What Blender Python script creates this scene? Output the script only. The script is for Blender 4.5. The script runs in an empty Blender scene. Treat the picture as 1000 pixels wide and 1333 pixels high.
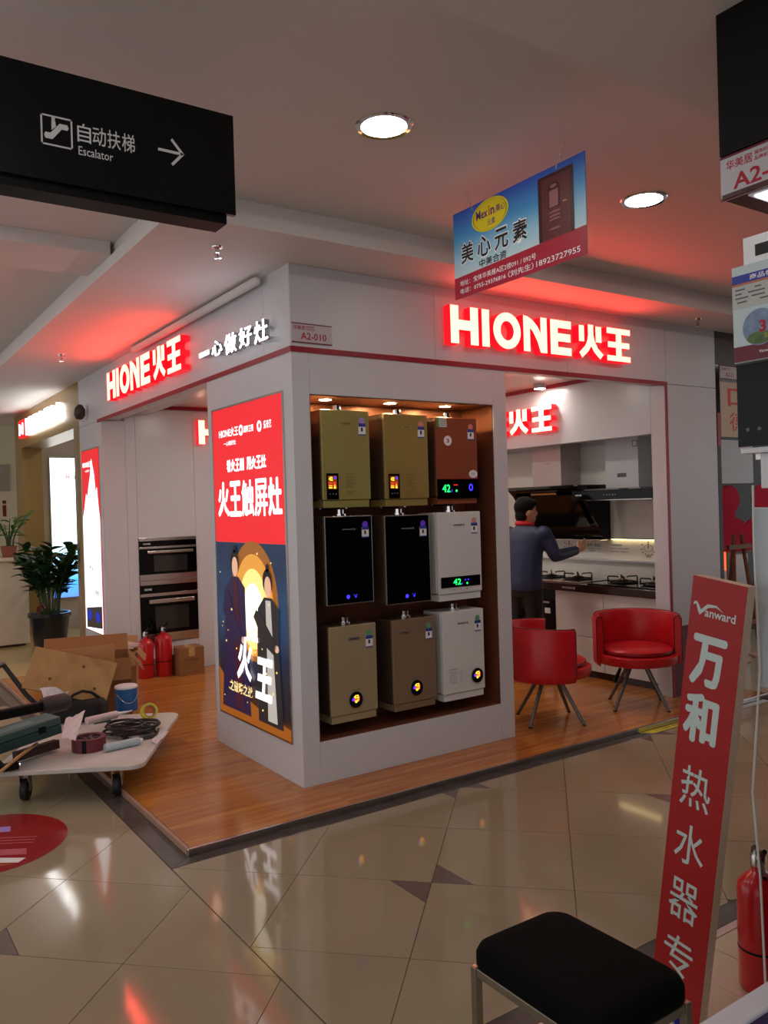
import bpy, bmesh, math, random
from mathutils import Vector, Matrix

# ---------------------------------------------------------------- camera
scn = bpy.context.scene
COL = scn.collection
F_PX, CAM_H = 1068.68, 1.6
YAW, PITCH, ROLL = math.radians(55.8125), math.radians(-0.3770), math.radians(1.6893)
_f = Vector((math.cos(YAW) * math.cos(PITCH), math.sin(YAW) * math.cos(PITCH), math.sin(PITCH)))
_r = Vector((math.sin(YAW), -math.cos(YAW), 0))
_d = _f.cross(_r)
_R = math.cos(ROLL) * _r + math.sin(ROLL) * _d
_D = -math.sin(ROLL) * _r + math.cos(ROLL) * _d
CAM = Vector((0, 0, CAM_H))
cd = bpy.data.cameras.new('camera')
cd.sensor_fit = 'VERTICAL'; cd.sensor_height = 24.0; cd.lens = F_PX / 1333 * 24.0
cd.clip_start = 0.05; cd.clip_end = 100
cam = bpy.data.objects.new('camera', cd); COL.objects.link(cam)
m3 = Matrix((_R, -_D, -_f)).transposed()
cam.matrix_world = Matrix.Translation(CAM) @ m3.to_4x4()
scn.camera = cam

# ---------------------------------------------------------------- world, exposure
W = bpy.data.worlds.new('mall_ambient'); scn.world = W; W.use_nodes = True
bg = W.node_tree.nodes['Background']
bg.inputs[0].default_value = (1.0, 0.975, 0.975, 1); bg.inputs[1].default_value = 0.80
vs = scn.view_settings
vs.view_transform = 'Standard'; vs.look = 'None'; vs.gamma = 1.0; vs.use_curve_mapping = False
vs.exposure = 0.06
try:
    scn.cycles.use_denoising = True
    scn.cycles.sample_clamp_indirect = 6.0
    scn.cycles.max_bounces = 8; scn.cycles.diffuse_bounces = 4
except Exception:
    pass
DOWNLIGHT = 58.0      # ceiling downlight disc
ROOMLIGHT = 120.0      # kiosk downlights
REDGLOW = 0.9
REDFACE = 15.0        # red letter faces: bright enough to read as cream on camera
#         # red sides of the channel letters

def at(px, py, ax, v):
    """pixel of the 1000x1333 frame -> point on the world plane coordinate[ax] = v"""
    D = _R * ((px - 500) / F_PX) + _D * ((py - 666.5) / F_PX) + _f
    t = (v - CAM[ax]) / D[ax]
    return CAM + t * D

# ---------------------------------------------------------------- materials
def lin(c):
    o = []
    for v in c[:3]:
        v = v / 255.0
        o.append(v / 12.92 if v <= 0.04045 else ((v + 0.055) / 1.055) ** 2.4)
    return (*o, 1.0)
MATS = {}
def mat(name, rgb=(200, 200, 200), rough=0.5, metal=0.0, emit=None, estr=0.0, noise=None, bump=0.0, coat=0.0, rnd=0.0, spec=0.5, trans=0.0):
    if name in MATS: return MATS[name]
    m = bpy.data.materials.new(name); m.use_nodes = True
    nt = m.node_tree; b = nt.nodes['Principled BSDF']
    c = lin(rgb)
    b.inputs['Base Color'].default_value = c
    b.inputs['Roughness'].default_value = rough
    b.inputs['Metallic'].default_value = metal
    b.inputs['Coat Weight'].default_value = coat
    b.inputs['Specular IOR Level'].default_value = spec
    b.inputs['Transmission Weight'].default_value = trans
    if emit is not None:
        b.inputs['Emission Color'].default_value = lin(emit)
        b.inputs['Emission Strength'].default_value = estr
    if noise or rnd:
        sc, amt = noise if noise else (3.0, 0.0)
        geo = nt.nodes.new('ShaderNodeNewGeometry')
        nz = nt.nodes.new('ShaderNodeTexNoise'); nz.inputs['Scale'].default_value = sc; nz.inputs['Detail'].default_value = 5
        nt.links.new(geo.outputs['Position'], nz.inputs['Vector'])
        mr = nt.nodes.new('ShaderNodeMapRange'); mr.inputs[1].default_value = 0.25; mr.inputs[2].default_value = 0.75
        mr.inputs[3].default_value = 1 - amt; mr.inputs[4].default_value = 1 + amt
        nt.links.new(nz.outputs['Fac'], mr.inputs[0])
        hsv = nt.nodes.new('ShaderNodeHueSaturation'); hsv.inputs['Color'].default_value = c
        val = mr.outputs[0]
        if rnd:
            oi = nt.nodes.new('ShaderNodeObjectInfo')
            mr2 = nt.nodes.new('ShaderNodeMapRange'); mr2.inputs[3].default_value = 1 - rnd; mr2.inputs[4].default_value = 1 + rnd
            nt.links.new(oi.outputs['Random'], mr2.inputs[0])
            mu = nt.nodes.new('ShaderNodeMath'); mu.operation = 'MULTIPLY'
            nt.links.new(val, mu.inputs[0]); nt.links.new(mr2.outputs[0], mu.inputs[1]); val = mu.outputs[0]
        nt.links.new(val, hsv.inputs['Value'])
        nt.links.new(hsv.outputs['Color'], b.inputs['Base Color'])
        if bump:
            bp = nt.nodes.new('ShaderNodeBump'); bp.inputs['Strength'].default_value = bump; bp.inputs['Distance'].default_value = 0.01
            nt.links.new(nz.outputs['Fac'], bp.inputs['Height']); nt.links.new(bp.outputs['Normal'], b.inputs['Normal'])
    MATS[name] = m
    return m
def wood_mat(name, c0, c1, axis='x', rough=0.3, rnd=0.12, fine=1.0, coat=0.0):
    """wood grain stretched along a world axis"""
    if name in MATS: return MATS[name]
    m = bpy.data.materials.new(name); m.use_nodes = True
    nt = m.node_tree; b = nt.nodes['Principled BSDF']
    b.inputs['Roughness'].default_value = rough; b.inputs['Coat Weight'].default_value = coat
    geo = nt.nodes.new('ShaderNodeNewGeometry'); oi = nt.nodes.new('ShaderNodeObjectInfo')
    mp = nt.nodes.new('ShaderNodeMapping')
    s = {'x': (1.6, 26, 26), 'y': (26, 1.6, 26), 'z': (26, 26, 1.6)}[axis]
    mp.inputs['Scale'].default_value = [v * fine for v in s]
    ad = nt.nodes.new('ShaderNodeVectorMath'); ad.operation = 'ADD'
    mul = nt.nodes.new('ShaderNodeMath'); mul.operation = 'MULTIPLY'; mul.inputs[1].default_value = 37.0
    nt.links.new(oi.outputs['Random'], mul.inputs[0])
    nt.links.new(geo.outputs['Position'], mp.inputs['Vector']); nt.links.new(mp.outputs[0], ad.inputs[0]); nt.links.new(mul.outputs[0], ad.inputs[1])
    nz = nt.nodes.new('ShaderNodeTexNoise'); nz.inputs['Scale'].default_value = 1.0; nz.inputs['Detail'].default_value = 6; nz.inputs['Distortion'].default_value = 0.6
    nt.links.new(ad.outputs[0], nz.inputs['Vector'])
    cr = nt.nodes.new('ShaderNodeValToRGB'); cr.color_ramp.elements[0].position = 0.3; cr.color_ramp.elements[1].position = 0.7
    cr.color_ramp.elements[0].color = lin(c0); cr.color_ramp.elements[1].color = lin(c1)
    nt.links.new(nz.outputs['Fac'], cr.inputs[0])
    hsv = nt.nodes.new('ShaderNodeHueSaturation')
    mr2 = nt.nodes.new('ShaderNodeMapRange'); mr2.inputs[3].default_value = 1 - rnd; mr2.inputs[4].default_value = 1 + rnd
    nt.links.new(oi.outputs['Random'], mr2.inputs[0]); nt.links.new(mr2.outputs[0], hsv.inputs['Value'])
    nt.links.new(cr.outputs[0], hsv.inputs['Color']); nt.links.new(hsv.outputs[0], b.inputs['Base Color'])
    MATS[name] = m
    return m
def ramp_emit(name, stops, axis, lo, hi, estr, wob=0.0, wscale=3.0):
    """printed gradient along a world axis, back-lit"""
    m = bpy.data.materials.new(name); m.use_nodes = True
    nt = m.node_tree; b = nt.nodes['Principled BSDF']; b.inputs['Roughness'].default_value = 0.35
    geo = nt.nodes.new('ShaderNodeNewGeometry'); sp = nt.nodes.new('ShaderNodeSeparateXYZ')
    nt.links.new(geo.outputs['Position'], sp.inputs[0])
    mr = nt.nodes.new('ShaderNodeMapRange'); mr.inputs[1].default_value = lo; mr.inputs[2].default_value = hi
    src = sp.outputs[axis]
    if wob:
        nz = nt.nodes.new('ShaderNodeTexNoise'); nz.inputs['Scale'].default_value = wscale; nz.inputs['Detail'].default_value = 6
        nt.links.new(geo.outputs['Position'], nz.inputs['Vector'])
        ma = nt.nodes.new('ShaderNodeMath'); ma.operation = 'MULTIPLY_ADD'; ma.inputs[1].default_value = wob
        nt.links.new(nz.outputs['Fac'], ma.inputs[0]); nt.links.new(src, ma.inputs[2]); src = ma.outputs[0]
    nt.links.new(src, mr.inputs[0])
    cr = nt.nodes.new('ShaderNodeValToRGB')
    els = cr.color_ramp.elements
    while len(els) < len(stops): els.new(0.5)
    for e, (p, c) in zip(els, stops): e.position = p; e.color = lin(c)
    nt.links.new(mr.outputs[0], cr.inputs[0])
    nt.links.new(cr.outputs[0], b.inputs['Base Color'])
    if estr:
        nt.links.new(cr.outputs[0], b.inputs['Emission Color']); b.inputs['Emission Strength'].default_value = estr
    return m

# ---------------------------------------------------------------- object helpers
WM = {}
def _wm(o): return WM.get(o.name, Matrix.Identity(4)) if o else Matrix.Identity(4)
def tag(o, label=None, cat=None, group=None, kind=None):
    if label: o['label'] = label
    if cat: o['category'] = cat
    if group: o['group'] = group
    if kind: o['kind'] = kind
    return o
def thing(name, label, cat, loc=(0, 0, 0), rotz=0.0, group=None):
    o = bpy.data.objects.new(name, None); COL.objects.link(o)
    o.empty_display_size = 0.1
    o.location = loc; o.rotation_euler = (0, 0, rotz)
    WM[o.name] = Matrix.Translation(loc) @ Matrix.Rotation(rotz, 4, 'Z')
    return tag(o, label, cat, group)
def link(name, me, parent=None, local=False):
    """mesh in world coordinates (or the parent's own when local) -> object"""
    o = bpy.data.objects.new(name, me); COL.objects.link(o)
    if parent:
        o.parent = parent
        if not local: me.transform(_wm(parent).inverted())
        WM[o.name] = _wm(parent).copy()
    else:
        WM[o.name] = Matrix.Identity(4)
    return o
def orient(nrm, up=(0, 0, 1)):
    n = Vector(nrm).normalized(); u = Vector(up); r = u.cross(n).normalized(); u = n.cross(r)
    return Matrix((r, u, n)).transposed().to_4x4()
class MB:
    def __init__(s): s.v = []; s.f = []
    def add(s, vs_, fs_):
        b = len(s.v); s.v += [Vector(p) for p in vs_]; s.f += [tuple(b + i for i in f) for f in fs_]; return s
    def box(s, x0, x1, y0, y1, z0, z1, M=None):
        p = [Vector((x, y, z)) for z in (z0, z1) for y in (y0, y1) for x in (x0, x1)]
        if M is not None: p = [M @ q for q in p]
        return s.add(p, [(0, 2, 3, 1), (4, 5, 7, 6), (0, 1, 5, 4), (2, 6, 7, 3), (0, 4, 6, 2), (1, 3, 7, 5)])
    def prism(s, pts, h, M=None):
        """2-D outline (counter-clockwise, xy) extruded from z=0 to z=h, through M"""
        n = len(pts); M = M or Matrix.Identity(4)
        a = [M @ Vector((x, y, 0)) for x, y in pts] + [M @ Vector((x, y, h)) for x, y in pts]
        return s.add(a, [tuple(range(n - 1, -1, -1)), tuple(range(n, 2 * n))] + [(i, (i + 1) % n, n + (i + 1) % n, n + i) for i in range(n)])
    def cyl(s, p0, p1, r0, r1=None, n=14, caps=True):
        r1 = r0 if r1 is None else r1
        p0, p1 = Vector(p0), Vector(p1); d = (p1 - p0).normalized()
        a = d.orthogonal().normalized(); b = d.cross(a)
        ring = [[p + (a * math.cos(2 * math.pi * i / n) + b * math.sin(2 * math.pi * i / n)) * r for i in range(n)] for p, r in ((p0, r0), (p1, r1))]
        fs = [(i, (i + 1) % n, n + (i + 1) % n, n + i) for i in range(n)]
        if caps: fs += [tuple(range(n - 1, -1, -1)), tuple(range(n, 2 * n))]
        return s.add(ring[0] + ring[1], fs)
    def tube(s, pts, r, n=8, closed=False):
        pts = [Vector(p) for p in pts]; N = len(pts); rings = []; prev = None
        for i, p in enumerate(pts):
            q0 = pts[i - 1] if (i or closed) else p; q1 = pts[(i + 1) % N] if (i < N - 1 or closed) else p
            d = (q1 - q0).normalized()
            a = d.orthogonal().normalized() if prev is None else (prev - d * prev.dot(d)).normalized()
            prev = a; b = d.cross(a); rr = r[i] if isinstance(r, (list, tuple)) else r
            rings.append([p + (a * math.cos(2 * math.pi * k / n) + b * math.sin(2 * math.pi * k / n)) * rr for k in range(n)])
        fs = []
        for i in range(N if closed else N - 1):
            j = (i + 1) % N
            fs += [(i * n + k, i * n + (k + 1) % n, j * n + (k + 1) % n, j * n + k) for k in range(n)]
        if not closed: fs += [tuple(range(n - 1, -1, -1)), tuple((N - 1) * n + k for k in range(n))]
        return s.add([v for R_ in rings for v in R_], fs)
    def lathe(s, prof, c=(0, 0, 0), n=24, M=None, ring=False):
        """profile of (r, z) turned about z"""
        c = Vector(c); vs_, fs = [], []
        for r, z in prof:
            for i in range(n):
                a = 2 * math.pi * i / n
                p = Vector((r * math.cos(a), r * math.sin(a), z)); vs_.append(c + p if M is None else M @ p)
        for j in range(len(prof) - 1):
            fs += [(j * n + i, j * n + (i + 1) % n, (j + 1) * n + (i + 1) % n, (j + 1) * n + i) for i in range(n)]
        if ring: fs += [((len(prof) - 1) * n + i, (len(prof) - 1) * n + (i + 1) % n, (i + 1) % n, i) for i in range(n)]
        else: fs += [tuple(range(n - 1, -1, -1)), tuple((len(prof) - 1) * n + i for i in range(n))]
        return s.add(vs_, fs)
    def mesh(s, name, bevel=0.0, segs=2, smooth=False, auto=35):
        me = bpy.data.meshes.new(name); me.from_pydata(s.v, [], s.f); me.update()
        bm = bmesh.new(); bm.from_mesh(me)
        bmesh.ops.recalc_face_normals(bm, faces=bm.faces[:])
        if bevel:
            es = [e for e in bm.edges if len(e.link_faces) == 2 and e.calc_face_angle(0) > math.radians(30)]
            bmesh.ops.bevel(bm, geom=es, offset=bevel, segments=segs, affect='EDGES', profile=0.5, clamp_overlap=True)
        if smooth:
            for f in bm.faces: f.smooth = True
            for e in bm.edges:
                if len(e.link_faces) == 2 and e.calc_face_angle(0) > math.radians(auto): e.smooth = False
        bm.to_mesh(me); bm.free()
        return me
    def build(s, name, m, parent=None, bevel=0.0, segs=2, smooth=False, local=False, auto=35):
        me = s.mesh(name, bevel, segs, smooth, auto); me.materials.append(m)
        return link(name, me, parent, local)
def box(name, m, x0, x1, y0, y1, z0, z1, parent=None, bevel=0.0, local=False, M=None, segs=2):
    return MB().box(x0, x1, y0, y1, z0, z1, M).build(name, m, parent, bevel, segs, False, local)
def struct(o): o['kind'] = 'structure'; return o
_TXT = {}
def text_mesh(body, w=None, h=None, bold=0.0, depth=0.0, shear=0.0, space=1.0):
    """lettering as a mesh: lower-left at the origin, x right, y up, stretched to w x h"""
    key = (body, bold, round(depth, 5), shear, space)
    if key not in _TXT:
        cu = bpy.data.curves.new('lettering', 'FONT'); cu.body = body; cu.size = 1.0
        cu.offset = bold; cu.shear = shear; cu.space_character = space; cu.resolution_u = 2
        cu.fill_mode = 'FRONT' if not depth else 'BOTH'; cu.extrude = 0.5 if depth else 0.0
        ob = bpy.data.objects.new('lettering', cu); COL.objects.link(ob)
        dg = bpy.context.evaluated_depsgraph_get(); dg.update()
        me = bpy.data.meshes.new_from_object(ob.evaluated_get(dg))
        bpy.data.objects.remove(ob); bpy.data.curves.remove(cu)
        _TXT[key] = me
    me = _TXT[key].copy()
    xs = [v.co.x for v in me.vertices]; ys = [v.co.y for v in me.vertices]
    if not xs: return me
    x0, x1, y0, y1 = min(xs), max(xs), min(ys), max(ys)
    sx = w / (x1 - x0) if w else None; sy = h / (y1 - y0) if h else None
    sx = sx or sy; sy = sy or sx
    for v in me.vertices:
        v.co.x = (v.co.x - x0) * sx; v.co.y = (v.co.y - y0) * sy
        v.co.z = (v.co.z + 0.5) * depth if depth else 0.0
    me.materials.clear()
    return me
def thick_text(body, w, h, r, n=8):
    """heavier lettering: the outline laid n times round a small circle"""
    base = text_mesh(body, w - 2 * r, h - 2 * r)
    V0 = [v.co.copy() for v in base.vertices]; F0 = [tuple(p.vertices) for p in base.polygons]
    mb = MB()
    for k in range(n):
        a = 2 * math.pi * k / n; mb.add([v + Vector((r + r * math.cos(a), r + r * math.sin(a), k * 2e-6)) for v in V0], F0)
    me = bpy.data.meshes.new('lettering'); me.from_pydata(mb.v, [], mb.f); me.update()
    bpy.data.meshes.remove(base)
    return me
def text(name, body, m, org, nrm, w, h, parent=None, bold=0.0, depth=0.0, up=(0, 0, 1), shear=0.0, space=1.0):
    """org: lower-left corner as the reader sees it; nrm: towards the reader"""
    me = text_mesh(body, w, h, bold, depth, shear, space); me.materials.append(m)
    me.transform(Matrix.Translation(org) @ orient(nrm, up))
    return link(name, me, parent)
def flat(name, m, pts, org, nrm, depth, parent=None, up=(0, 0, 1), bevel=0.0):
    """2-D outline in reader coordinates (right, up) as a thin plate proud by depth"""
    return MB().prism(pts, depth, Matrix.Translation(org) @ orient(nrm, up)).build(name, m, parent, bevel)
def ellipse(cx, cy, rx, ry, n=28, a0=0.0, a1=2 * math.pi):
    return [(cx + rx * math.cos(a0 + (a1 - a0) * i / n), cy + ry * math.sin(a0 + (a1 - a0) * i / n)) for i in range(n)]
def rect(x0, x1, y0, y1): return [(x0, y0), (x1, y0), (x1, y1), (x0, y1)]
def dup(root, loc, rotz, label=None, group=None):
    r = root.copy(); COL.objects.link(r); r.location = loc; r.rotation_euler = (0, 0, rotz)
    if label: r['label'] = label
    if group: r['group'] = group
    for ch in list(root.children):
        c = ch.copy(); COL.objects.link(c); c.parent = r
        for g in ch.children:
            d = g.copy(); COL.objects.link(d); d.parent = c
    return r
def clip(poly, a, b, c):
    """keep the part of a 2-D polygon where a*x + b*y <= c"""
    out = []
    for i, p in enumerate(poly):
        q = poly[(i + 1) % len(poly)]
        dp, dq = a * p[0] + b * p[1] - c, a * q[0] + b * q[1] - c
        if dp <= 0: out.append(p)
        if (dp < 0 < dq) or (dq < 0 < dp):
            t = dp / (dp - dq); out.append((p[0] + t * (q[0] - p[0]), p[1] + t * (q[1] - p[1])))
    return out
def area(p): return 0.5 * sum(p[i][0] * p[(i + 1) % len(p)][1] - p[(i + 1) % len(p)][0] * p[i][1] for i in range(len(p)))
def lerp(a, b, t): return a + (b - a) * t
# ================================================================ materials of the place
M_tile = mat('polished_beige_tile', (158, 146, 120), 0.07, noise=(2.2, 0.05), rnd=0.035, spec=0.45)
M_tile2 = mat('pale_cream_tile', (200, 186, 160), 0.12, noise=(2.0, 0.04), rnd=0.03)
M_grout = mat('dark_grout', (92, 84, 72), 0.8, noise=(20, 0.1))
M_dkstone = mat('dark_brown_stone', (88, 80, 78), 0.12, noise=(9, 0.18))
M_inlay = mat('taupe_inlay_stone', (112, 98, 92), 0.10, noise=(8, 0.12))
M_plank = wood_mat('orange_laminate', (162, 94, 38), (204, 136, 66), 'x', 0.17, 0.09)
M_steel = mat('brushed_steel', (200, 198, 194), 0.22, 1.0, noise=(30, 0.06))
M_chrome = mat('chrome', (225, 225, 228), 0.08, 1.0, noise=(10, 0.02))
M_ceil = mat('ceiling_paint', (224, 218, 216), 0.75, noise=(1.3, 0.03))
M_white = mat('kiosk_white_laminate', (212, 212, 217), 0.34, noise=(1.5, 0.015))
M_inwhite = mat('interior_white_laminate', (212, 212, 217), 0.25, noise=(1.5, 0.012))
M_pier = M_white
M_redtrim = mat('crimson_trim', (150, 12, 38), 0.3, noise=(5, 0.05))
M_gold = mat('brushed_gold_panel', (170, 138, 82), 0.35, 0.35, noise=(2, 0.06))
M_copper = mat('copper_brown_lining', (126, 74, 52), 0.36, 0.35, noise=(3, 0.12))
M_black = mat('black_gloss', (5, 5, 6), 0.10, noise=(6, 0.1), spec=0.22)
M_blackm = mat('black_matte', (10, 10, 11), 0.5, noise=(8, 0.15), spec=0.2)
M_dkred = mat('dark_red_panel', (96, 22, 26), 0.35, noise=(4, 0.1))
M_marble = mat('cream_marble_wall', (214, 200, 184), 0.22, noise=(3.5, 0.06))
M_darkbr = mat('dark_brown_board', (52, 40, 36), 0.4, noise=(4, 0.1))
M_lamp = mat('downlight_diffuser', (255, 255, 255), 0.5, emit=(255, 249, 240), estr=DOWNLIGHT, noise=(4, 0.0))
M_lamp2 = mat('kiosk_downlight_diffuser', (255, 255, 255), 0.5, emit=(255, 246, 232), estr=ROOMLIGHT, noise=(4, 0.0))
M_spot = mat('warm_spot_diffuser', (255, 250, 235), 0.5, emit=(255, 222, 158), estr=420, noise=(4, 0.0))
M_letface = mat('lit_letter_face', (255, 250, 220), 0.4, emit=(255, 73, 60), estr=REDFACE, noise=(4, 0.0))
M_letface2 = mat('lit_letter_face_soft', (255, 250, 220), 0.4, emit=(255, 190, 158), estr=2.0, noise=(4, 0.0))
M_letside = mat('red_lit_letter_side', (200, 16, 30), 0.4, emit=(255, 14, 34), estr=REDGLOW, noise=(4, 0.0))
M_letwhite = mat('white_lit_letter', (250, 250, 255), 0.4, emit=(236, 242, 255), estr=9.0, noise=(4, 0.0))
M_ink = mat('white_print', (236, 236, 238), 0.5, noise=(20, 0.02))
M_inkb = mat('black_print', (18, 18, 22), 0.5, noise=(20, 0.05))
M_inkg = mat('grey_print', (96, 96, 98), 0.5, noise=(20, 0.05))
M_inkr = mat('crimson_print', (176, 16, 44), 0.5, noise=(20, 0.05))

# ================================================================ floors
floor = struct(box('floor', M_grout, -4, 14, -4, 18, -0.06, -0.006))
S = 0.4185
def tile_obj(name, m, poly, parent, th=0.012, ztop=0.0):
    if area(poly) < 0: poly = poly[::-1]
    me = MB().prism(poly, th, Matrix.Translation((0, 0, ztop - th))).mesh(name); me.materials.append(m)
    return link(name, me, parent)
def shrink(poly, g):
    cx = sum(p[0] for p in poly) / len(poly); cy = sum(p[1] for p in poly) / len(poly)
    out = []
    for x, y in poly:
        d = math.hypot(x - cx, y - cy); k = max(0.0, (d - g) / d) if d else 1
        out.append((cx + (x - cx) * k, cy + (y - cy) * k))
    return out
def lay(node, x0, x1, y0, y1, inlays):
    nx, ny = node
    n = int(max(x1 - x0, y1 - y0) / S) + 6
    for i in range(-n, n):
        for j in range(-n, n):
            cx, cy = nx + S * (i + j) + S, ny + S * (i - j)      # centre of a tile standing on its corner
            if not (x0 - S < cx < x1 + S and y0 - S < cy < y1 + S): continue
            p = [(cx - S, cy), (cx, cy - S), (cx + S, cy), (cx, cy + S)]
            tris = []
            for ix, iy in inlays:
                if abs(cy - iy) < 0.02 and abs(cx - S - ix) < 0.02:
                    tris.append([(ix, iy), (ix + .126, iy - .126), (ix + .126, iy + .126)]); p = clip(p, -1, 0, -(ix + .126))
                if abs(cy - iy) < 0.02 and abs(cx + S - ix) < 0.02:
                    tris.append([(ix, iy), (ix - .126, iy + .126), (ix - .126, iy - .126)]); p = clip(p, 1, 0, ix - .126)
            for q, nm, mm in [(p, 'tile', M_tile)] + [(t, 'inlay', M_inlay) for t in tris]:
                for a, b, c in ((-1, 0, -x0), (1, 0, x1), (0, -1, -y0), (0, 1, y1)):
                    q = clip(q, a, b, c)
                    if len(q) < 3: break
                if len(q) < 3 or abs(area(q)) < 0.004: continue
                tile_obj(nm, mm, shrink(q, 0.0022), floor)
lay((2.080, 2.785), 1.240, 9.0, 1.932, 3.606, [(2.080, 2.785), (3.754, 2.785), (5.428, 2.785), (7.102, 2.785), (2.917, 3.622), (4.591, 3.622)])
lay((0.828, 2.957), -1.3, 1.236, 0.2, 7.6, [(0.4095, 3.3755), (0.4095, 5.05), (-0.4275, 4.2125)])
# dark border courses round the platform and along the shop opposite
for k in range(8):
    x0 = 1.240 + k * 0.6
    tile_obj('border_stone', M_dkstone, shrink([(x0 + (0.0 if k else 0.0), 3.609), (x0 + 0.6, 3.609), (x0 + 0.6, 3.694), (x0 + (0.0 if k else 0.118), 3.694)], 0.001), floor)
for k in range(9):
    y0 = 3.609 + k * 0.6
    tile_obj('border_stone', M_dkstone, shrink([(1.240, y0), (1.358, y0 + (0.085 if k == 0 else 0)), (1.358, y0 + 0.6), (1.240, y0 + 0.6)], 0.001), floor)
for k in range(13):
    x0 = 1.240 + k * 0.6
    tile_obj('border_stone', M_dkstone, shrink(rect(x0, x0 + 0.6, 1.838, 1.929), 0.001), floor)
for k in range(11):
    x0 = 1.360 + k * 0.6
    tile_obj('threshold_strip', mat('pale_pink_threshold', (206, 184, 174), 0.2, noise=(6, 0.04)), shrink(rect(x0, x0 + 0.6, 1.803, 1.836), 0.001), floor)
for k in range(6):
    for j in range(3):
        tile_obj('tile', M_tile2, shrink(rect(1.36 + k * .6, 1.96 + k * .6, 1.80 - .6 * (j + 1), 1.80 - .6 * j), 0.002), floor)
tile_obj('threshold_strip', mat('pale_pink_threshold'), rect(2.37, 2.40, 0.9, 1.80), floor, ztop=0.0015)
# raised laminate platform of the kiosk
plat = struct(box('floor', M_darkbr, 1.362, 6.14, 3.70, 8.74, -0.02, 0.018))
random.seed(4)
row = 0; y = 3.702
while y < 8.73:
    y1 = min(y + 0.168, 8.738)
    x = 1.366 - random.uniform(0.1, 1.0)
    while x < 6.10:
        xa, xb = max(x, 1.366), min(x + 1.21, 6.138)
        if xb - xa > 0.04:
            box('plank', M_plank, xa + .0008, xb - .0008, y + .0008, y1 - .0008, 0.019, 0.030, plat)
        x += 1.21
    y = y1
struct(box('trim_1', M_steel, 1.345, 6.14, 3.682, 3.700, 0.0, 0.035, bevel=0.004))
struct(box('trim_2', mat('pinkish_wood_edge', (178, 138, 116), 0.35, noise=(12, 0.1)), 1.345, 1.362, 3.701, 8.74, 0.0, 0.035, bevel=0.004))
struct(box('floor', mat('yellow_cream_floor', (206, 178, 118), 0.2, noise=(2, 0.05)), 1.36, 8, 8.745, 17, -0.02, 0.012))
struct(box('floor', M_tile2, 6.145, 13, 3.70, 8.74, -0.02, 0.02))

# ================================================================ ceilings
ceil = struct(box('ceiling', M_ceil, -4, 14, -4, 18, 3.12, 3.25))
c1 = struct(box('ceiling', M_ceil, 1.35, 14, 3.66, 18, 2.98, 3.045))
box('lip', M_ceil, 1.375, 14, 3.685, 18, 3.045, 3.119, c1)
struct(box('ceiling', M_ceil, 1.386, 14, -4, 1.78, 2.98, 3.119))
beam = struct(box('ceiling_beam', M_ceil, -4, 1.349, 4.62, 5.10, 3.045, 3.119))
struct(box('ceiling_beam', M_ceil, -4, 1.349, 8.6, 9.1, 3.045, 3.119))

# ================================================================ kiosk shell
X0, Y0 = 2.177, 4.084
def panel(m, *b, parent, bevel=0.0015): return box('panel', m, *b, parent, bevel)
wf = struct(box('wall_front', M_white, X0 + .006, 6.138, Y0 + .006, Y0 + .15, 2.503, 2.978))
for a, b in ((X0, 3.2), (3.2, 4.385), (4.385, 5.49)): panel(M_white, a + .0008, b - .0008, Y0, Y0 + .0055, 2.502, 2.979, parent=wf)
panel(M_pier, 5.491, 6.142, Y0, Y0 + .0055, 2.502, 2.979, parent=wf)
wl = struct(box('wall_left', M_white, X0 + .006, X0 + .15, Y0 + .151, 8.738, 2.503, 2.978))
for a, b in ((Y0 + .0065, 4.42), (4.42, 5.62), (5.62, 6.85), (6.85, 8.05), (8.05, 8.74)): panel(M_white, X0, X0 + .0055, a + .0008, b - .0008, 2.502, 2.979, parent=wl)
# corner block with the heater niche
wc = struct(box('wall_corner', M_white, 2.288, 3.669, 4.42, 5.316, 0.03, 2.497))
panel(M_white, X0, 2.287, Y0, 5.317, 0.03, 2.499, parent=wc)
panel(M_white, 3.671, 3.787, Y0, 5.317, 0.03, 2.499, parent=wc)
panel(M_white, 2.2878, 3.6702, Y0, 4.419, 2.252, 2.499, parent=wc)
panel(M_white, 2.2878, 3.6702, Y0, 4.419, 0.03, 0.268, parent=wc)
box('niche_lining', M_copper, 2.2878, 3.6702, 4.400, 4.419, 0.269, 2.251, wc)
box('niche_lining', M_copper, 2.2875, 2.2935, 4.090, 4.399, 0.269, 2.251, wc)
box('niche_lining', M_copper, 3.6645, 3.6705, 4.090, 4.399, 0.269, 2.251, wc)
box('niche_lining', M_copper, 2.294, 3.664, 4.090, 4.399, 2.246, 2.2515, wc)
box('niche_lining', M_copper, 2.294, 3.664, 4.090, 4.399, 0.2685, 0.274, wc)
box('plinth', M_blackm, X0 + .012, 3.775, Y0 + .012, 5.3, 0.0305, 0.0315, wc)
# pier right of the doorway, display wall inside
wp = struct(box('wall_pier', M_pier, 5.492, 6.14, Y0 + .006, 4.22, 0.58, 2.497))
panel(M_pier, 5.491, 6.142, Y0, Y0 + .0055, 0.58, 2.4985, parent=wp)
box('lower_panel', M_dkred, 5.491, 6.142, Y0, 4.22, 0.03, 0.578, wp, 0.002)
panel(M_inwhite, 5.470, 5.4905, Y0 + .002, 4.22, 0.03, 2.499, parent=wp)
wr = struct(box('wall_right', M_inwhite, 5.47, 5.60, 4.222, 7.95, 2.118, 2.66))
wd = struct(box('wall_display', M_inwhite, 6.05, 6.14, 4.222, 8.05, 0.03, 2.66))
wb = struct(box('wall_back', M_inwhite, 2.4, 6.049, 7.956, 8.05, 0.03, 2.66))
struct(box('wall_pillar', M_white, X0, 2.398, 7.952, 8.74, 0.03, 2.499, bevel=0.002))
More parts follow.
